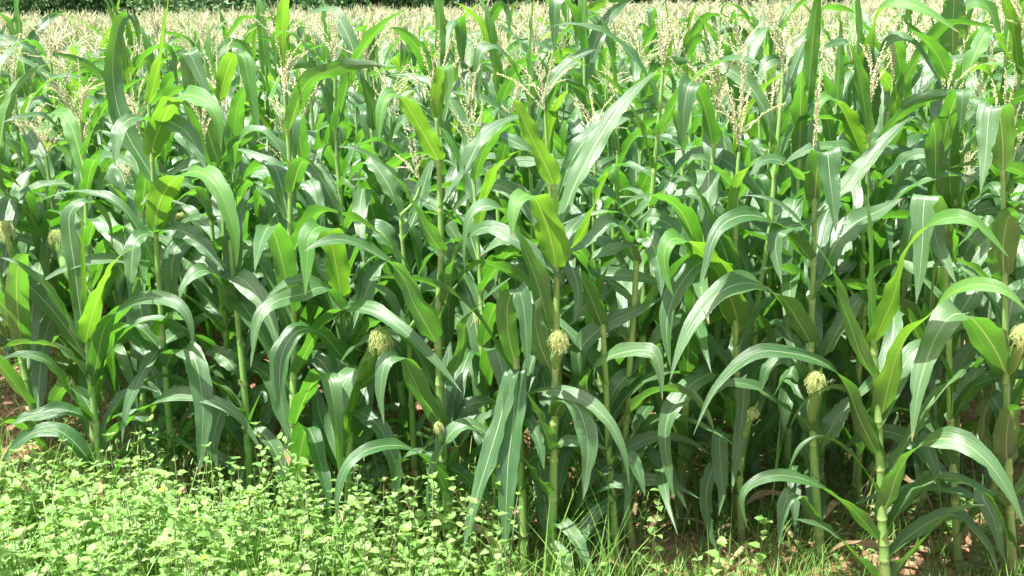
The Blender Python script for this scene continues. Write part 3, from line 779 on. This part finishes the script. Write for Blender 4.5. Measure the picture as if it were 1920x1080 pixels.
# ------------------------------------------------------------------ generic corn plants
def gen_leaf(rng, base, az, L, W, lod, lean0, bend, crease, young=False):
    n = (30, 16, 9)[lod]; cols = (6, 4, 2)[lod]
    t = np.linspace(0, 1, n)
    # inclination from the vertical along the blade, with a soft crease where it folds over
    th = lean0 + bend * t ** 1.4 + crease[1] / (1 + np.exp(-(t - crease[0]) * crease[2]))
    th = np.minimum(th, math.pi * 0.985)
    az_t = az + rng.normal(0, 0.35) * t ** 1.5
    ds = L / (n - 1)
    d = np.stack([np.sin(th) * np.cos(az_t), np.sin(th) * np.sin(az_t), np.cos(th)], 1)
    C = base + np.concatenate([np.zeros((1, 3)), np.cumsum((d[:-1] + d[1:]) / 2 * ds, axis=0)])
    h = np.array([math.cos(az), math.sin(az), 0]); S0 = np.cross([0, 0, 1.0], h)
    roll = np.linspace(0, rng.normal(0, 0.8), n) + rng.normal(0, 0.12)
    return blade(C, S0, W / 2, roll, rng, cols, fold=0.24, ruffle=0.19)

def gen_plant(rng, lod, height):
    """Returns pieces: [(kind, mesh data, young)] for one plant with its foot at the origin."""
    out = []
    lean = rng.normal(0, 0.05, 2)
    zig = rng.normal(0, 0.006, (7, 2))
    height = height + 0.04; zz = np.linspace(-0.02, height, 7)
    C = np.stack([lean[0] * zz + zig[:, 0], lean[1] * zz + zig[:, 1], zz], 1)
    nl = rng.integers(12, 15)
    nodes = np.linspace(0.09, height - (0.14 if lod == 2 else 0.10), nl) + rng.normal(0, 0.012, nl)
    if lod == 2:
        V, F, UV = tube(np.stack([C[2:, 0], C[2:, 1], C[2:, 2]], 1), np.linspace(0.010, 0.005, 5), 4, np.linspace(3, 9, 5))
    else:
        V, F, UV = stalk_mesh(C, 0.0145, 0.0052, list(nodes), rng, 9 if lod == 0 else 6)
    out.append(('stalk', (V, F, UV), 0))
    az0 = rng.uniform(0, 6.28)
    for i, z in enumerate(nodes):
        if lod == 2 and i < nl - 7: continue
        f = i / (nl - 1)
        az = az0 + (i % 2) * math.pi + rng.normal(0, 0.28)
        L = (0.44 + 0.33 * math.sin(math.pi * min(1, f * 1.15 + 0.12) ** 0.9)) * rng.uniform(0.88, 1.12)
        W = (0.043 + 0.028 * math.sin(math.pi * (0.15 + 0.7 * f))) * rng.uniform(0.9, 1.15)
        up = f > 0.75
        lean0 = rng.uniform(0.10, 0.50) if up else rng.uniform(0.25, 0.6)
        bend = rng.uniform(0.5, 1.6) if up else rng.uniform(0.8, 1.8)
        cr = (rng.uniform(0.30, 0.7), rng.uniform(0.5, 1.9) if rng.random() < 0.75 else 0.1, rng.choice([14, 24, 45]))
        b = np.array([np.interp(z, C[:, 2], C[:, 0]), np.interp(z, C[:, 2], C[:, 1]), z])
        b = b + np.array([math.cos(az), math.sin(az), 0]) * 0.006
        yng = 1 if (up and rng.random() < 0.35) else 0
        out.append(('leaf', gen_leaf(rng, b, az, L, W, lod, lean0, bend, cr), yng))
    top = C[-1]
    if rng.random() < (0.86 if lod == 2 else 0.74):
        a = tassel_acc(top - np.array([0, 0, .02]), rng, nb=int(rng.integers(5, 11)) if lod < 2 else int(rng.integers(7, 11)), L=rng.uniform(0.17, 0.26) * (1.12 if lod == 2 else 1.0),
                       spread=rng.uniform(0.3, 0.85), lod=(1 if lod < 2 else 2))
        out.append(('tassel', a, 0))
    else:
        az = rng.uniform(0, 6.28)
        out.append(('leaf', gen_leaf(rng, top - np.array([0, 0, .05]), az, 0.42, 0.045, lod, 0.04, 0.12, (0.8, 0.5, 16)), 1))
    return out

def dry_leaf_mesh(rng, base, az=None):
    az = rng.uniform(0, 6.28) if az is None else az
    V, F, UV = gen_leaf(rng, base, az, rng.uniform(0.28, 0.42), rng.uniform(0.018, 0.034), 1, rng.uniform(0.5, 0.9), rng.uniform(1.4, 2.2), (0.2, 0.8, 20))
    return make_mesh('dry_leaf', V + rng.normal(0, 0.0012, V.shape), [F], UV, MAT['dry'])

def build_proto(rng, height, lod=1, ear=True):
    ents = [('dry_leaf', dry_leaf_mesh(rng, np.array([0, 0, rng.uniform(.06, .26)])), None) for _ in range(int(rng.integers(0, 2)))]
    for kind, dat, yng in gen_plant(rng, lod, height):
        if kind == 'tassel':
            ents.append(('tassel', dat.mesh('tassel', MAT['tassel']), None))
        else:
            V, F, UV = dat
            ents.append((kind, make_mesh(kind, V, [F], UV, MAT['stalk'] if kind == 'stalk' else MAT['young' if yng else 'leaf']), None))
    if ear:
        a = rng.uniform(0, 6.28); z = rng.uniform(0.55, 0.75)
        d = np.array([math.cos(a) * 0.45, math.sin(a) * 0.45, 1.0])
        e, s = ear_meshes(np.array([math.cos(a) * .012, math.sin(a) * .012, z]), d, 0.15, .019, rng)
        ents.append(('ear', e.mesh('ear', MAT['husk']), s.mesh('silk', MAT['silk'])))
    return ents

front_xy = [(at(p[2][0][0], 900, p[1])[0], p[1]) for p in FRONT_PLANTS]
rng = np.random.default_rng(77)
protos = [build_proto(rng, rng.uniform(1.22, 1.42), 0 if k < 8 else 1, ear=(k % 3 == 0)) for k in range(18)]
ROW, STEP, FIELD_END = 0.38, 0.215, 28.0
spots = []
y = 3.46; row = -1
while y < FIELD_END:
    half = 0.50 * y + 0.55
    x = -half + rng.uniform(0, STEP)
    while x < half:
        if row > 0 or (x > -0.30 * y and row < 0 or row == 0) and all(abs(x - X) > 0.10 or abs(y - Y) > 0.16 for X, Y in front_xy):
          spots.append((y + rng.normal(0, 0.045), x + rng.normal(0, 0.03), row))
        x += STEP * rng.uniform(0.85, 1.2) * (1 + 0.02 * max(0, y - 10))
    y += ROW * (1 + 0.01 * max(0, y - 8)); row += 1
spots.sort(key=lambda s: s[0] + 0.06 * abs(s[1]))
# individuals fill up 300 together with the traced ones; rank by distance, inside the picture first
inside = [s for s in spots if abs(s[1]) < 0.485 * s[0] + 0.1]
outside = [s for s in spots if not abs(s[1]) < 0.485 * s[0] + 0.1]
n_ind = 296 - len(FRONT_PLANTS)
indiv, rest = inside[:n_ind], inside[n_ind:] + outside
for i, (yy, xx, rw) in enumerate(indiv):
    pr = protos[int(rng.integers(0, 8))] if i < 70 else protos[int(rng.integers(0, len(protos)))]
    s = rng.uniform(0.92, 1.12)
    root = empty('corn_plant', (xx, yy, float(ground_z(xx, yy))), rng.uniform(0, 6.28))
    root.scale = (s, s, s * rng.uniform(0.90, 1.08))
    if rw < 3:
        tag(root, 'leafy corn plant in the shaded ranks right behind the front plants', 'corn plant', 'corn plants directly behind the front edge')
    elif rw < 8:
        tag(root, 'corn plant crowded in the middle of the field, upper leaves overlapping its neighbours', 'corn plant', 'corn plants in the middle rows')
    else:
        tag(root, 'corn plant far back in the field, showing mainly its cream tassel and top leaves', 'corn plant', 'corn plants in the far rows')
    for kind, me, sub in pr:
        o = obj(kind, me, root)
        if sub is not None:
            obj('silk', sub, o)

rng = np.random.default_rng(41)
for (key, D, st, r0, r1, label), o in zip(FRONT_PLANTS, FRONT_ROOTS):
    P = np.array([at(x, y, D) for x, y in st]) - np.array(o.location)
    P[0, 2] = 0
    top = P[-1, 2]
    for z in np.linspace(0.14, min(0.95, top * 0.75), 7):
        zz = z + rng.normal(0, .02)
        a = rng.choice([0.15, 0.5, 0.85, 1.0, 0.0]) * math.pi + rng.normal(0, 0.3)
        if key in 'KFD': a = rng.uniform(0.25, 0.75) * math.pi      # sideways or away from the path
        b = np.array([np.interp(zz, P[:, 2], P[:, 0]), np.interp(zz, P[:, 2], P[:, 1]), zz])
        V, F, UV = gen_leaf(rng, b, a, rng.uniform(.42, .68), rng.uniform(.045, .068), 0, rng.uniform(.25, .7), rng.uniform(.8, 1.8),
                            (rng.uniform(.3, .7), rng.uniform(.4, 1.6), rng.choice([14, 30])))
        obj('leaf', make_mesh('leaf', V, [F], UV, MAT['leaf']), o)
rng = np.random.default_rng(5)
for o in [o for o in col.objects if o.name.startswith('corn_plant') and 'front edge of' in o.get('group', '') and 'directly' not in o.get('group', '')]:
    if True:
        obj('dry_leaf', dry_leaf_mesh(rng, np.array([0, 0, rng.uniform(.05, .20)])), o)

# everything beyond the nearest 300: one object
def far_variant(rng):
    A = {'stalk': Acc(), 'leaf': Acc(), 'tassel': Acc()}
    for kind, dat, yng in gen_plant(rng, 2, rng.uniform(1.2, 1.38)):
        if kind == 'tassel':
            V, F, UV = dat.data()
            A['tassel'].add(V, F[0], UV)
        else:
            A['leaf' if kind == 'leaf' else 'stalk'].add(*dat)
    return {k: a.data() for k, a in A.items() if a.n}
fars = [far_variant(rng) for _ in range(24)]
VV, QQ, UU, MM, n0 = [], [], [], [], 0
for (yy, xx, rw) in rest:
    fv = fars[int(rng.integers(0, len(fars)))]
    a = rng.uniform(0, 6.28); s = rng.uniform(0.92, 1.1)
    ca, sa = math.cos(a) * s, math.sin(a) * s
    for mi, k in enumerate(('stalk', 'leaf', 'tassel')):
        if k not in fv: continue
        V, F, UV = fv[k]
        W = np.stack([V[:, 0] * ca - V[:, 1] * sa + xx, V[:, 0] * sa + V[:, 1] * ca + yy, V[:, 2] * s + float(ground_z(xx, yy))], 1)
        VV.append(W); QQ.append(F[0] + n0); UU.append(UV); MM.append(np.full(len(F[0]), mi, np.int32)); n0 += len(W)
me = make_mesh('distant_corn', np.concatenate(VV), [np.concatenate(QQ)], np.concatenate(UU), MAT['stalk'])
me.materials.append(MAT['leaf']); me.materials.append(MAT['tassel'])
me.polygons.foreach_set('material_index', np.concatenate(MM))
tag(obj('distant_corn', me), 'dense far mass of cream tassels and green corn leaves reaching to the trees', 'corn', kind='stuff')

# ------------------------------------------------------------------ weeds, grass, litter
def weed_leaf(acc, p, az, L, pitch, rng, fine=True):
    """A toothed oval leaf, folded a little along its midrib."""
    h = np.array([math.cos(az), math.sin(az), 0]); s = np.array([-math.sin(az), math.cos(az), 0]); up = np.array([0, 0, 1.0])
    n = 8 if fine else 5
    t = np.linspace(0, 1, n)
    prof = (np.sin(np.clip(t, 0, 1) ** 0.58 * math.pi) ** 0.95) * 0.37 * L
    prof[0] = prof[-1] = 0.0008
    if fine: prof = prof * (1 + 0.10 * np.where(np.arange(n) % 2, 1, -1))
    th = pitch - 0.9 * t + rng.normal(0, .08)
    d = h[None] * np.cos(th)[:, None] + up[None] * np.sin(th)[:, None]
    C = p + np.concatenate([np.zeros((1, 3)), np.cumsum(d[:-1], axis=0)]) * L / (n - 1)
    nn = up[None] * np.cos(th)[:, None] - h[None] * np.sin(th)[:, None]
    tw = rng.normal(0, 0.25)
    s2 = s * math.cos(tw) + up * math.sin(tw)
    V = np.stack([C - s2 * prof[:, None] + nn * 0.25 * prof[:, None], C, C + s2 * prof[:, None] + nn * 0.25 * prof[:, None]], 1).reshape(-1, 3)
    i = (np.arange(n - 1)[:, None] * 3 + np.arange(2)[None]).ravel()
    acc.add(V, np.stack([i, i + 1, i + 4, i + 3], 1), None)

def weed(rng, p, h, leaf_acc, stem_acc, fl_acc, size=0.030, fine=True):
    lean = rng.normal(0, 0.14, 2)
    n = max(4, int(h / 0.040))
    top = np.array([lean[0] * h, lean[1] * h, h])
    C = catmull(np.array([[0, 0, -0.01], [lean[0] * h * .3, lean[1] * h * .3, h * .5], top]), n + 1) + p
    stem_acc.add(*tube(C, np.linspace(0.0022, 0.0011, n + 1), 4))
    a0 = rng.uniform(0, 6.28)
    for k in range(1, n + 1):
        f = k / n
        L = size * (1.25 - 0.55 * f) * rng.uniform(0.8, 1.25)
        for s in (0, 1):
            if rng.random() < 0.06: continue
            az = a0 + k * math.pi / 2 + s * math.pi + rng.normal(0, .25)
            weed_leaf(leaf_acc, C[k] + np.array([math.cos(az), math.sin(az), 0]) * 0.004, az, L, rng.uniform(0.25, 0.7) + 0.4 * (f > .9), rng, fine)
        if f > 0.75 and rng.random() < 0.10 and fl_acc is not None:
            V, F = blob(C[k] + rng.normal(0, .006, 3), 0.0032, rng)
            fl_acc.add(V, F)
    for s in range(4):
        az = a0 + s * math.pi / 2 + .4
        weed_leaf(leaf_acc, C[-1], az, size * 0.42, 0.9, rng, False)

def px_of(x, y, z=0.25):
    v = np.linalg.inv(_CM) @ np.array([x, y, z - CAM_H])
    return 960 + F_PX * v[0] / -v[2]
YMAX = lambda px: np.interp(px, [-200, 0, 220, 320, 520, 700, 900, 1000, 1040], [3.44, 3.44, 3.44, 3.30, 3.26, 3.16, 3.10, 3.05, 2.7])
rng = np.random.default_rng(3)
la, sa_, fa = Acc(), Acc(), Acc()
cnt = 0
for k in range(5000):
    yy = rng.uniform(2.1, 3.85); xx = rng.uniform(-2.3, 0.5)
    px = px_of(xx, yy)
    if yy > YMAX(px) + rng.normal(0, .05): continue
    if px > 480 and rng.random() < (px - 430) / 560: continue
    if rng.random() < 0.48 - 0.2 * math.sin(xx * 7 + 1) * math.sin(yy * 8): continue
    h = (0.25 + 0.09 * math.sin(xx * 5.3 + 1) * math.sin(yy * 6.1 + xx * 3) + rng.normal(0, 0.05)) * (1.0 if px < 600 else 0.85)
    weed(rng, np.array([xx, yy, float(ground_z(xx, yy))]), h, la, sa_, fa, size=0.020 + 0.034 * rng.random() ** 1.6, fine=True)
    cnt += 1
for k in range(120):     # taller ragged stems along the edge and through the bed
    px = rng.uniform(-40, 960); yy = float(YMAX(px)) + rng.uniform(-0.45, 0.22)
    xx = (px - 960) / F_PX * (yy * 0.965 + 0.42)
    weed(rng, np.array([xx, yy, float(ground_z(xx, yy))]), rng.uniform(0.26, 0.46) * (1 if px > 250 else .72), la, sa_, fa, size=rng.uniform(0.022, 0.036), fine=True)
for k in range(200):
    yy = rng.uniform(3.2, 4.3); xx = rng.uniform(-0.5, 0.0) * yy
    weed(rng, np.array([xx, yy, float(ground_z(xx, yy))]), rng.uniform(0.05, 0.16), la, sa_, None, size=rng.uniform(0.020, 0.034), fine=False)
for k in range(230):
    yy = rng.uniform(2.95, 4.6); xx = rng.uniform(-0.1, 0.5) * yy
    if math.sin(xx * 3.3 + 2) * math.sin(yy * 4.1 + xx) < -0.15: continue
    weed(rng, np.array([xx, yy, float(ground_z(xx, yy))]), rng.uniform(0.05, 0.13), la, sa_, None, size=rng.uniform(0.020, 0.034), fine=False)
print('weeds', cnt)
VL, FL, UL = la.data(); VS, FS, US = sa_.data(); VFl, FFl, UFl = fa.data()
def merge(parts):
    V, Fq, Ft, mi_q, mi_t, n = [], [], [], [], [], 0
    for mi, (v, fl) in enumerate(parts):
        V.append(v)
        for f in fl:
            if f.shape[1] == 4: Fq.append(f + n); mi_q.append(np.full(len(f), mi, np.int32))
            else: Ft.append(f + n); mi_t.append(np.full(len(f), mi, np.int32))
        n += len(v)
    F = []
    if Fq: F.append(np.concatenate(Fq))
    if Ft: F.append(np.concatenate(Ft))
    return np.concatenate(V), F, np.concatenate(mi_q + mi_t)
V, F, mi = merge([(VL, FL), (VS, FS), (VFl, FFl)])
me = make_mesh('weeds', V, F, None, MAT['weed'])
me.materials.append(MAT['weed_stem']); me.materials.append(MAT['flower'])
me.polygons.foreach_set('material_index', mi)
tag(obj('weeds', me), 'bright lime green bed of small toothed weeds in front of the corn', 'weeds', kind='stuff')

# weeds that stand out one by one
SOLO = [((605, 800), 3.20, .036, 'upright flowering weed stalk rising from the weed bed beneath the slanting silky ear'),
        ((488, 845), 3.25, .032, 'slim weed stalk rising above the weed bed in front of the thick corn stalk'),
        ((812, 905), 3.12, .036, 'upright weed before the browned foot of the tall corn plant'),
        ((1222, 948), 2.95, .040, 'lone weed with pale top leaves against bare red soil right of centre'),
        ((1422, 975), 2.85, .044, 'tall weed stem with a rounded pale top at the bottom edge under the tasselled corn'),
        ((1345, 1012), 2.88, .052, 'low weed with large broad leaves at the bottom edge beside the tall weed stem'),
        ((1075, 1050), 2.80, .048, 'low weed with broad leaves at the bottom edge below the centre corn stalks'),
        ((218, 818), 3.68, .034, 'weed reaching highest against the short young corn stalk in the weed bed')]
rng = np.random.default_rng(8)
for (px, py), Y, size, label in SOLO:
    T = at(px, py, Y)
    gz = float(ground_z(T[0], Y))
    h = max(0.12, T[2] - gz)
    root = empty('weed_plant', (T[0], Y, gz))
    tag(root, label, 'weed plant', 'single weeds standing out near the front')
    l, s = Acc(), Acc()
    f = Acc()
    weed(rng, np.zeros(3), h, l, s, f, size=size)
    obj('stem', s.mesh('stem', MAT['weed_stem']), root)
    obj('leaves', l.mesh('leaves', MAT['weed']), root)
    if f.n: obj('flower', f.mesh('flower', MAT['flower']), root)

# grass blades
rng = np.random.default_rng(31)
ga = Acc()
def grass_blade(x, y, L, w, rng):
    a = rng.uniform(0, 6.28); b = rng.uniform(0.1, 1.3)
    z0 = float(ground_z(x, y)) - 0.005
    t = np.linspace(0, 1, 6)
    th = rng.uniform(0.05, 0.5) + b * t
    d = np.stack([np.sin(th) * math.cos(a), np.sin(th) * math.sin(a), np.cos(th)], 1)
    C = np.array([x, y, z0]) + np.concatenate([np.zeros((1, 3)), np.cumsum(d[:-1], axis=0)]) * L / 5
    s = np.array([-math.sin(a), math.cos(a), 0]); ww = w * (1 - t ** 2) + 0.0003
    V = np.stack([C - s * ww[:, None], C + s * ww[:, None]], 1).reshape(-1, 3)
    i = np.arange(5) * 2
    ga.add(V, np.stack([i, i + 1, i + 3, i + 2], 1))
for k in range(30000):
    yy = 2.7 + 2.4 * rng.random() ** 1.15; xx = rng.uniform(-0.56, 0.56) * yy
    px = px_of(xx, yy, 0)
    dens = 0.5 + 0.5 * math.sin(xx * 4.1 + 2 * math.sin(yy * 3)) * math.sin(yy * 5 + xx * 3)
    if rng.random() > 0.25 + 0.85 * dens: continue
    if yy > 4.0 and rng.random() < 0.4: continue
    grass_blade(xx, yy, rng.uniform(0.04, 0.16) if rng.random() < .93 else rng.uniform(.15, .26), rng.uniform(0.0008, 0.0020), rng)
for k in range(1500):      # longer blades rising through the weeds
    yy = rng.uniform(2.4, 3.7); xx = rng.uniform(-2.0, 0.35)
    grass_blade(xx, yy, rng.uniform(0.20, 0.44), rng.uniform(0.0016, 0.0040), rng)
tag(obj('grass', ga.mesh('grass', MAT['grass'])), 'thin green grass growing between the stalks and through the weeds', 'grass', kind='stuff')
# tiny seedlings on the soil
sa2 = Acc()
for k in range(3200):
    yy = rng.uniform(2.9, 5.4); xx = rng.uniform(-0.5, 0.52) * yy
    if math.sin(xx * 5 + 1) * math.sin(yy * 6) < -0.2: continue
    z = float(ground_z(xx, yy)) + 0.012 + 0.03 * rng.random()
    for j in range(rng.integers(2, 5)):
        weed_leaf(sa2, np.array([xx, yy, z]), rng.uniform(0, 6.28), rng.uniform(.010, .026), rng.uniform(0, .5), rng, False)
tag(obj('seedling_undergrowth', sa2.mesh('seedlings', MAT['weed'])), 'tiny green seedlings dotting the soil under the corn', 'seedlings', kind='stuff')
# dead leaves and stalk scraps
da = Acc()
for k in range(420):
    yy = rng.uniform(3.0, 6.0); xx = rng.uniform(-0.5, 0.5) * yy
    a = rng.uniform(0, 6.28); L = rng.uniform(.06, .26)
    z = float(ground_z(xx, yy)) + 0.008
    P = np.array([[xx, yy, z], [xx + math.cos(a) * L * .5, yy + math.sin(a) * L * .5, z + rng.uniform(.0, .05)], [xx + math.cos(a + .5) * L, yy + math.sin(a + .5) * L, z + rng.uniform(0, .03)]])
    V, F, UV = blade(catmull(P, 9), np.array([-math.sin(a), math.cos(a), 0]), rng.uniform(.003, .012), np.linspace(0, rng.normal(0, 1.2), 9), rng, 2, .5, .3, .3)
    da.add(V, F, UV)
tag(obj('dead_leaves', da.mesh('dead_leaves', MAT['dry'], True)), 'dry brown leaf scraps lying on the soil between stalks', 'dead leaves', kind='stuff')
# dry fallen blades still hanging off the lower stalks, each a thing that can be lifted away
for pts, w, D, label in [
    ([(1062, 878), (1110, 897), (1160, 925), (1205, 960)], 7, 3.45, 'long dry brown leaf stem slanting down between the stalks right of centre'),
    ([(880, 1000), (905, 1010), (950, 990), (985, 985), (1018, 980)], 8, 3.33, 'dry brown leaf arching low beside the two long hanging pale leaves'),
    ([(730, 950), (752, 925), (765, 910), (775, 960), (765, 1000)], 8, 3.45, 'crinkled dry pale leaf hanging low behind the browned stalk foot'),
    ([(850, 990), (872, 965), (890, 930), (900, 905)], 12, 3.44, 'dark dry leaf leaning off the browned corn foot')]:
    rng = np.random.default_rng(int(pts[0][0]))
    V, F, UV = leaf_3d(pts, D, w * 1.6, -0.08, (30, 60, 10), rng, cols=4, n=18, fold=0.6)
    c = V.mean(0)
    o = obj('dead_leaf', make_mesh('dead_leaf', V - c, [F], UV, MAT['dry']))
    o.location = tuple(c)
    tag(o, label, 'dead leaf', 'dry leaves low among the front plants')

# ------------------------------------------------------------------ trees behind the field
rng = np.random.default_rng(99)
def tree_meshes(rng, H=7.0, Rr=3.0):
    tr = Acc()
    trunk = catmull(np.array([[0, 0, -0.2], [.1, .05, H * .25], [-.05, .1, H * .5], [.1, 0, H * .8]]), 12)
    tr.add(*tube(trunk, np.linspace(.20, .05, 12), 8))
    cl = []
    for k in range(11):
        a = rng.uniform(0, 6.28); z = H * rng.uniform(.12, .85)
        e = np.array([math.cos(a) * Rr * rng.uniform(.4, .9), math.sin(a) * Rr * rng.uniform(.4, .9), z + H * rng.uniform(.02, .18)])
        s = np.array([0, 0, z * .8])
        tr.add(*tube(catmull(np.array([s, (s + e) / 2 + [0, 0, .2], e]), 6), np.linspace(.06, .015, 6), 5))
        cl.append((e, rng.uniform(.8, 1.5)))
    for k in range(10): cl.append((np.array([rng.normal(0, Rr * .45), rng.normal(0, Rr * .45), H * rng.uniform(.08, .95)]), rng.uniform(.7, 1.3)))
    n = 520; Vs = []
    for c, r in cl:
        q = unit(rng.normal(0, 1, (n, 3))) * (rng.random((n, 1)) ** .45) * r * np.array([1, 1, .75]) + c
        a = unit(rng.normal(0, 1, (n, 3))); b = unit(np.cross(a, rng.normal(0, 1, (n, 3))))
        s = rng.uniform(.05, .11, (n, 1))
        Vs.append(np.stack([q - a * s, q + b * s * .55, q + a * s, q - b * s * .55], 1).reshape(-1, 3))
    V = np.concatenate(Vs); V[:, 2] = np.maximum(V[:, 2], 0.2)
    F = np.arange(len(V)).reshape(-1, 4)
    return tr.mesh('trunk', MAT['bark']), make_mesh('crown', V, [F], None, MAT['tree_leaf'], False)
tp = [tree_meshes(rng, rng.uniform(5, 8), rng.uniform(2.4, 3.2)) for _ in range(4)]
k = 0
for rowy, n in ((32.5, 14), (36.5, 14)):
    for i in range(n):
        x = -22 + 44 * (i + rng.uniform(.2, .8)) / n
        root = empty('tree', (x, rowy + rng.uniform(-1.0, 1.0), float(ground_z(x, rowy)) - 0.1), rng.uniform(0, 6.28))
        s = rng.uniform(.85, 1.25); root.scale = (s, s, s)
        tag(root, 'dark green bushy tree in the wooded edge behind the far end of the field', 'tree', 'trees of the wooded edge beyond the corn')
        tm, cm = tp[k % 4]; k += 1
        obj('trunk', tm, root); obj('crown', cm, root)
print('objects', len(bpy.data.objects), 'individual corn', len(indiv) + len(FRONT_PLANTS), 'far', len(rest))
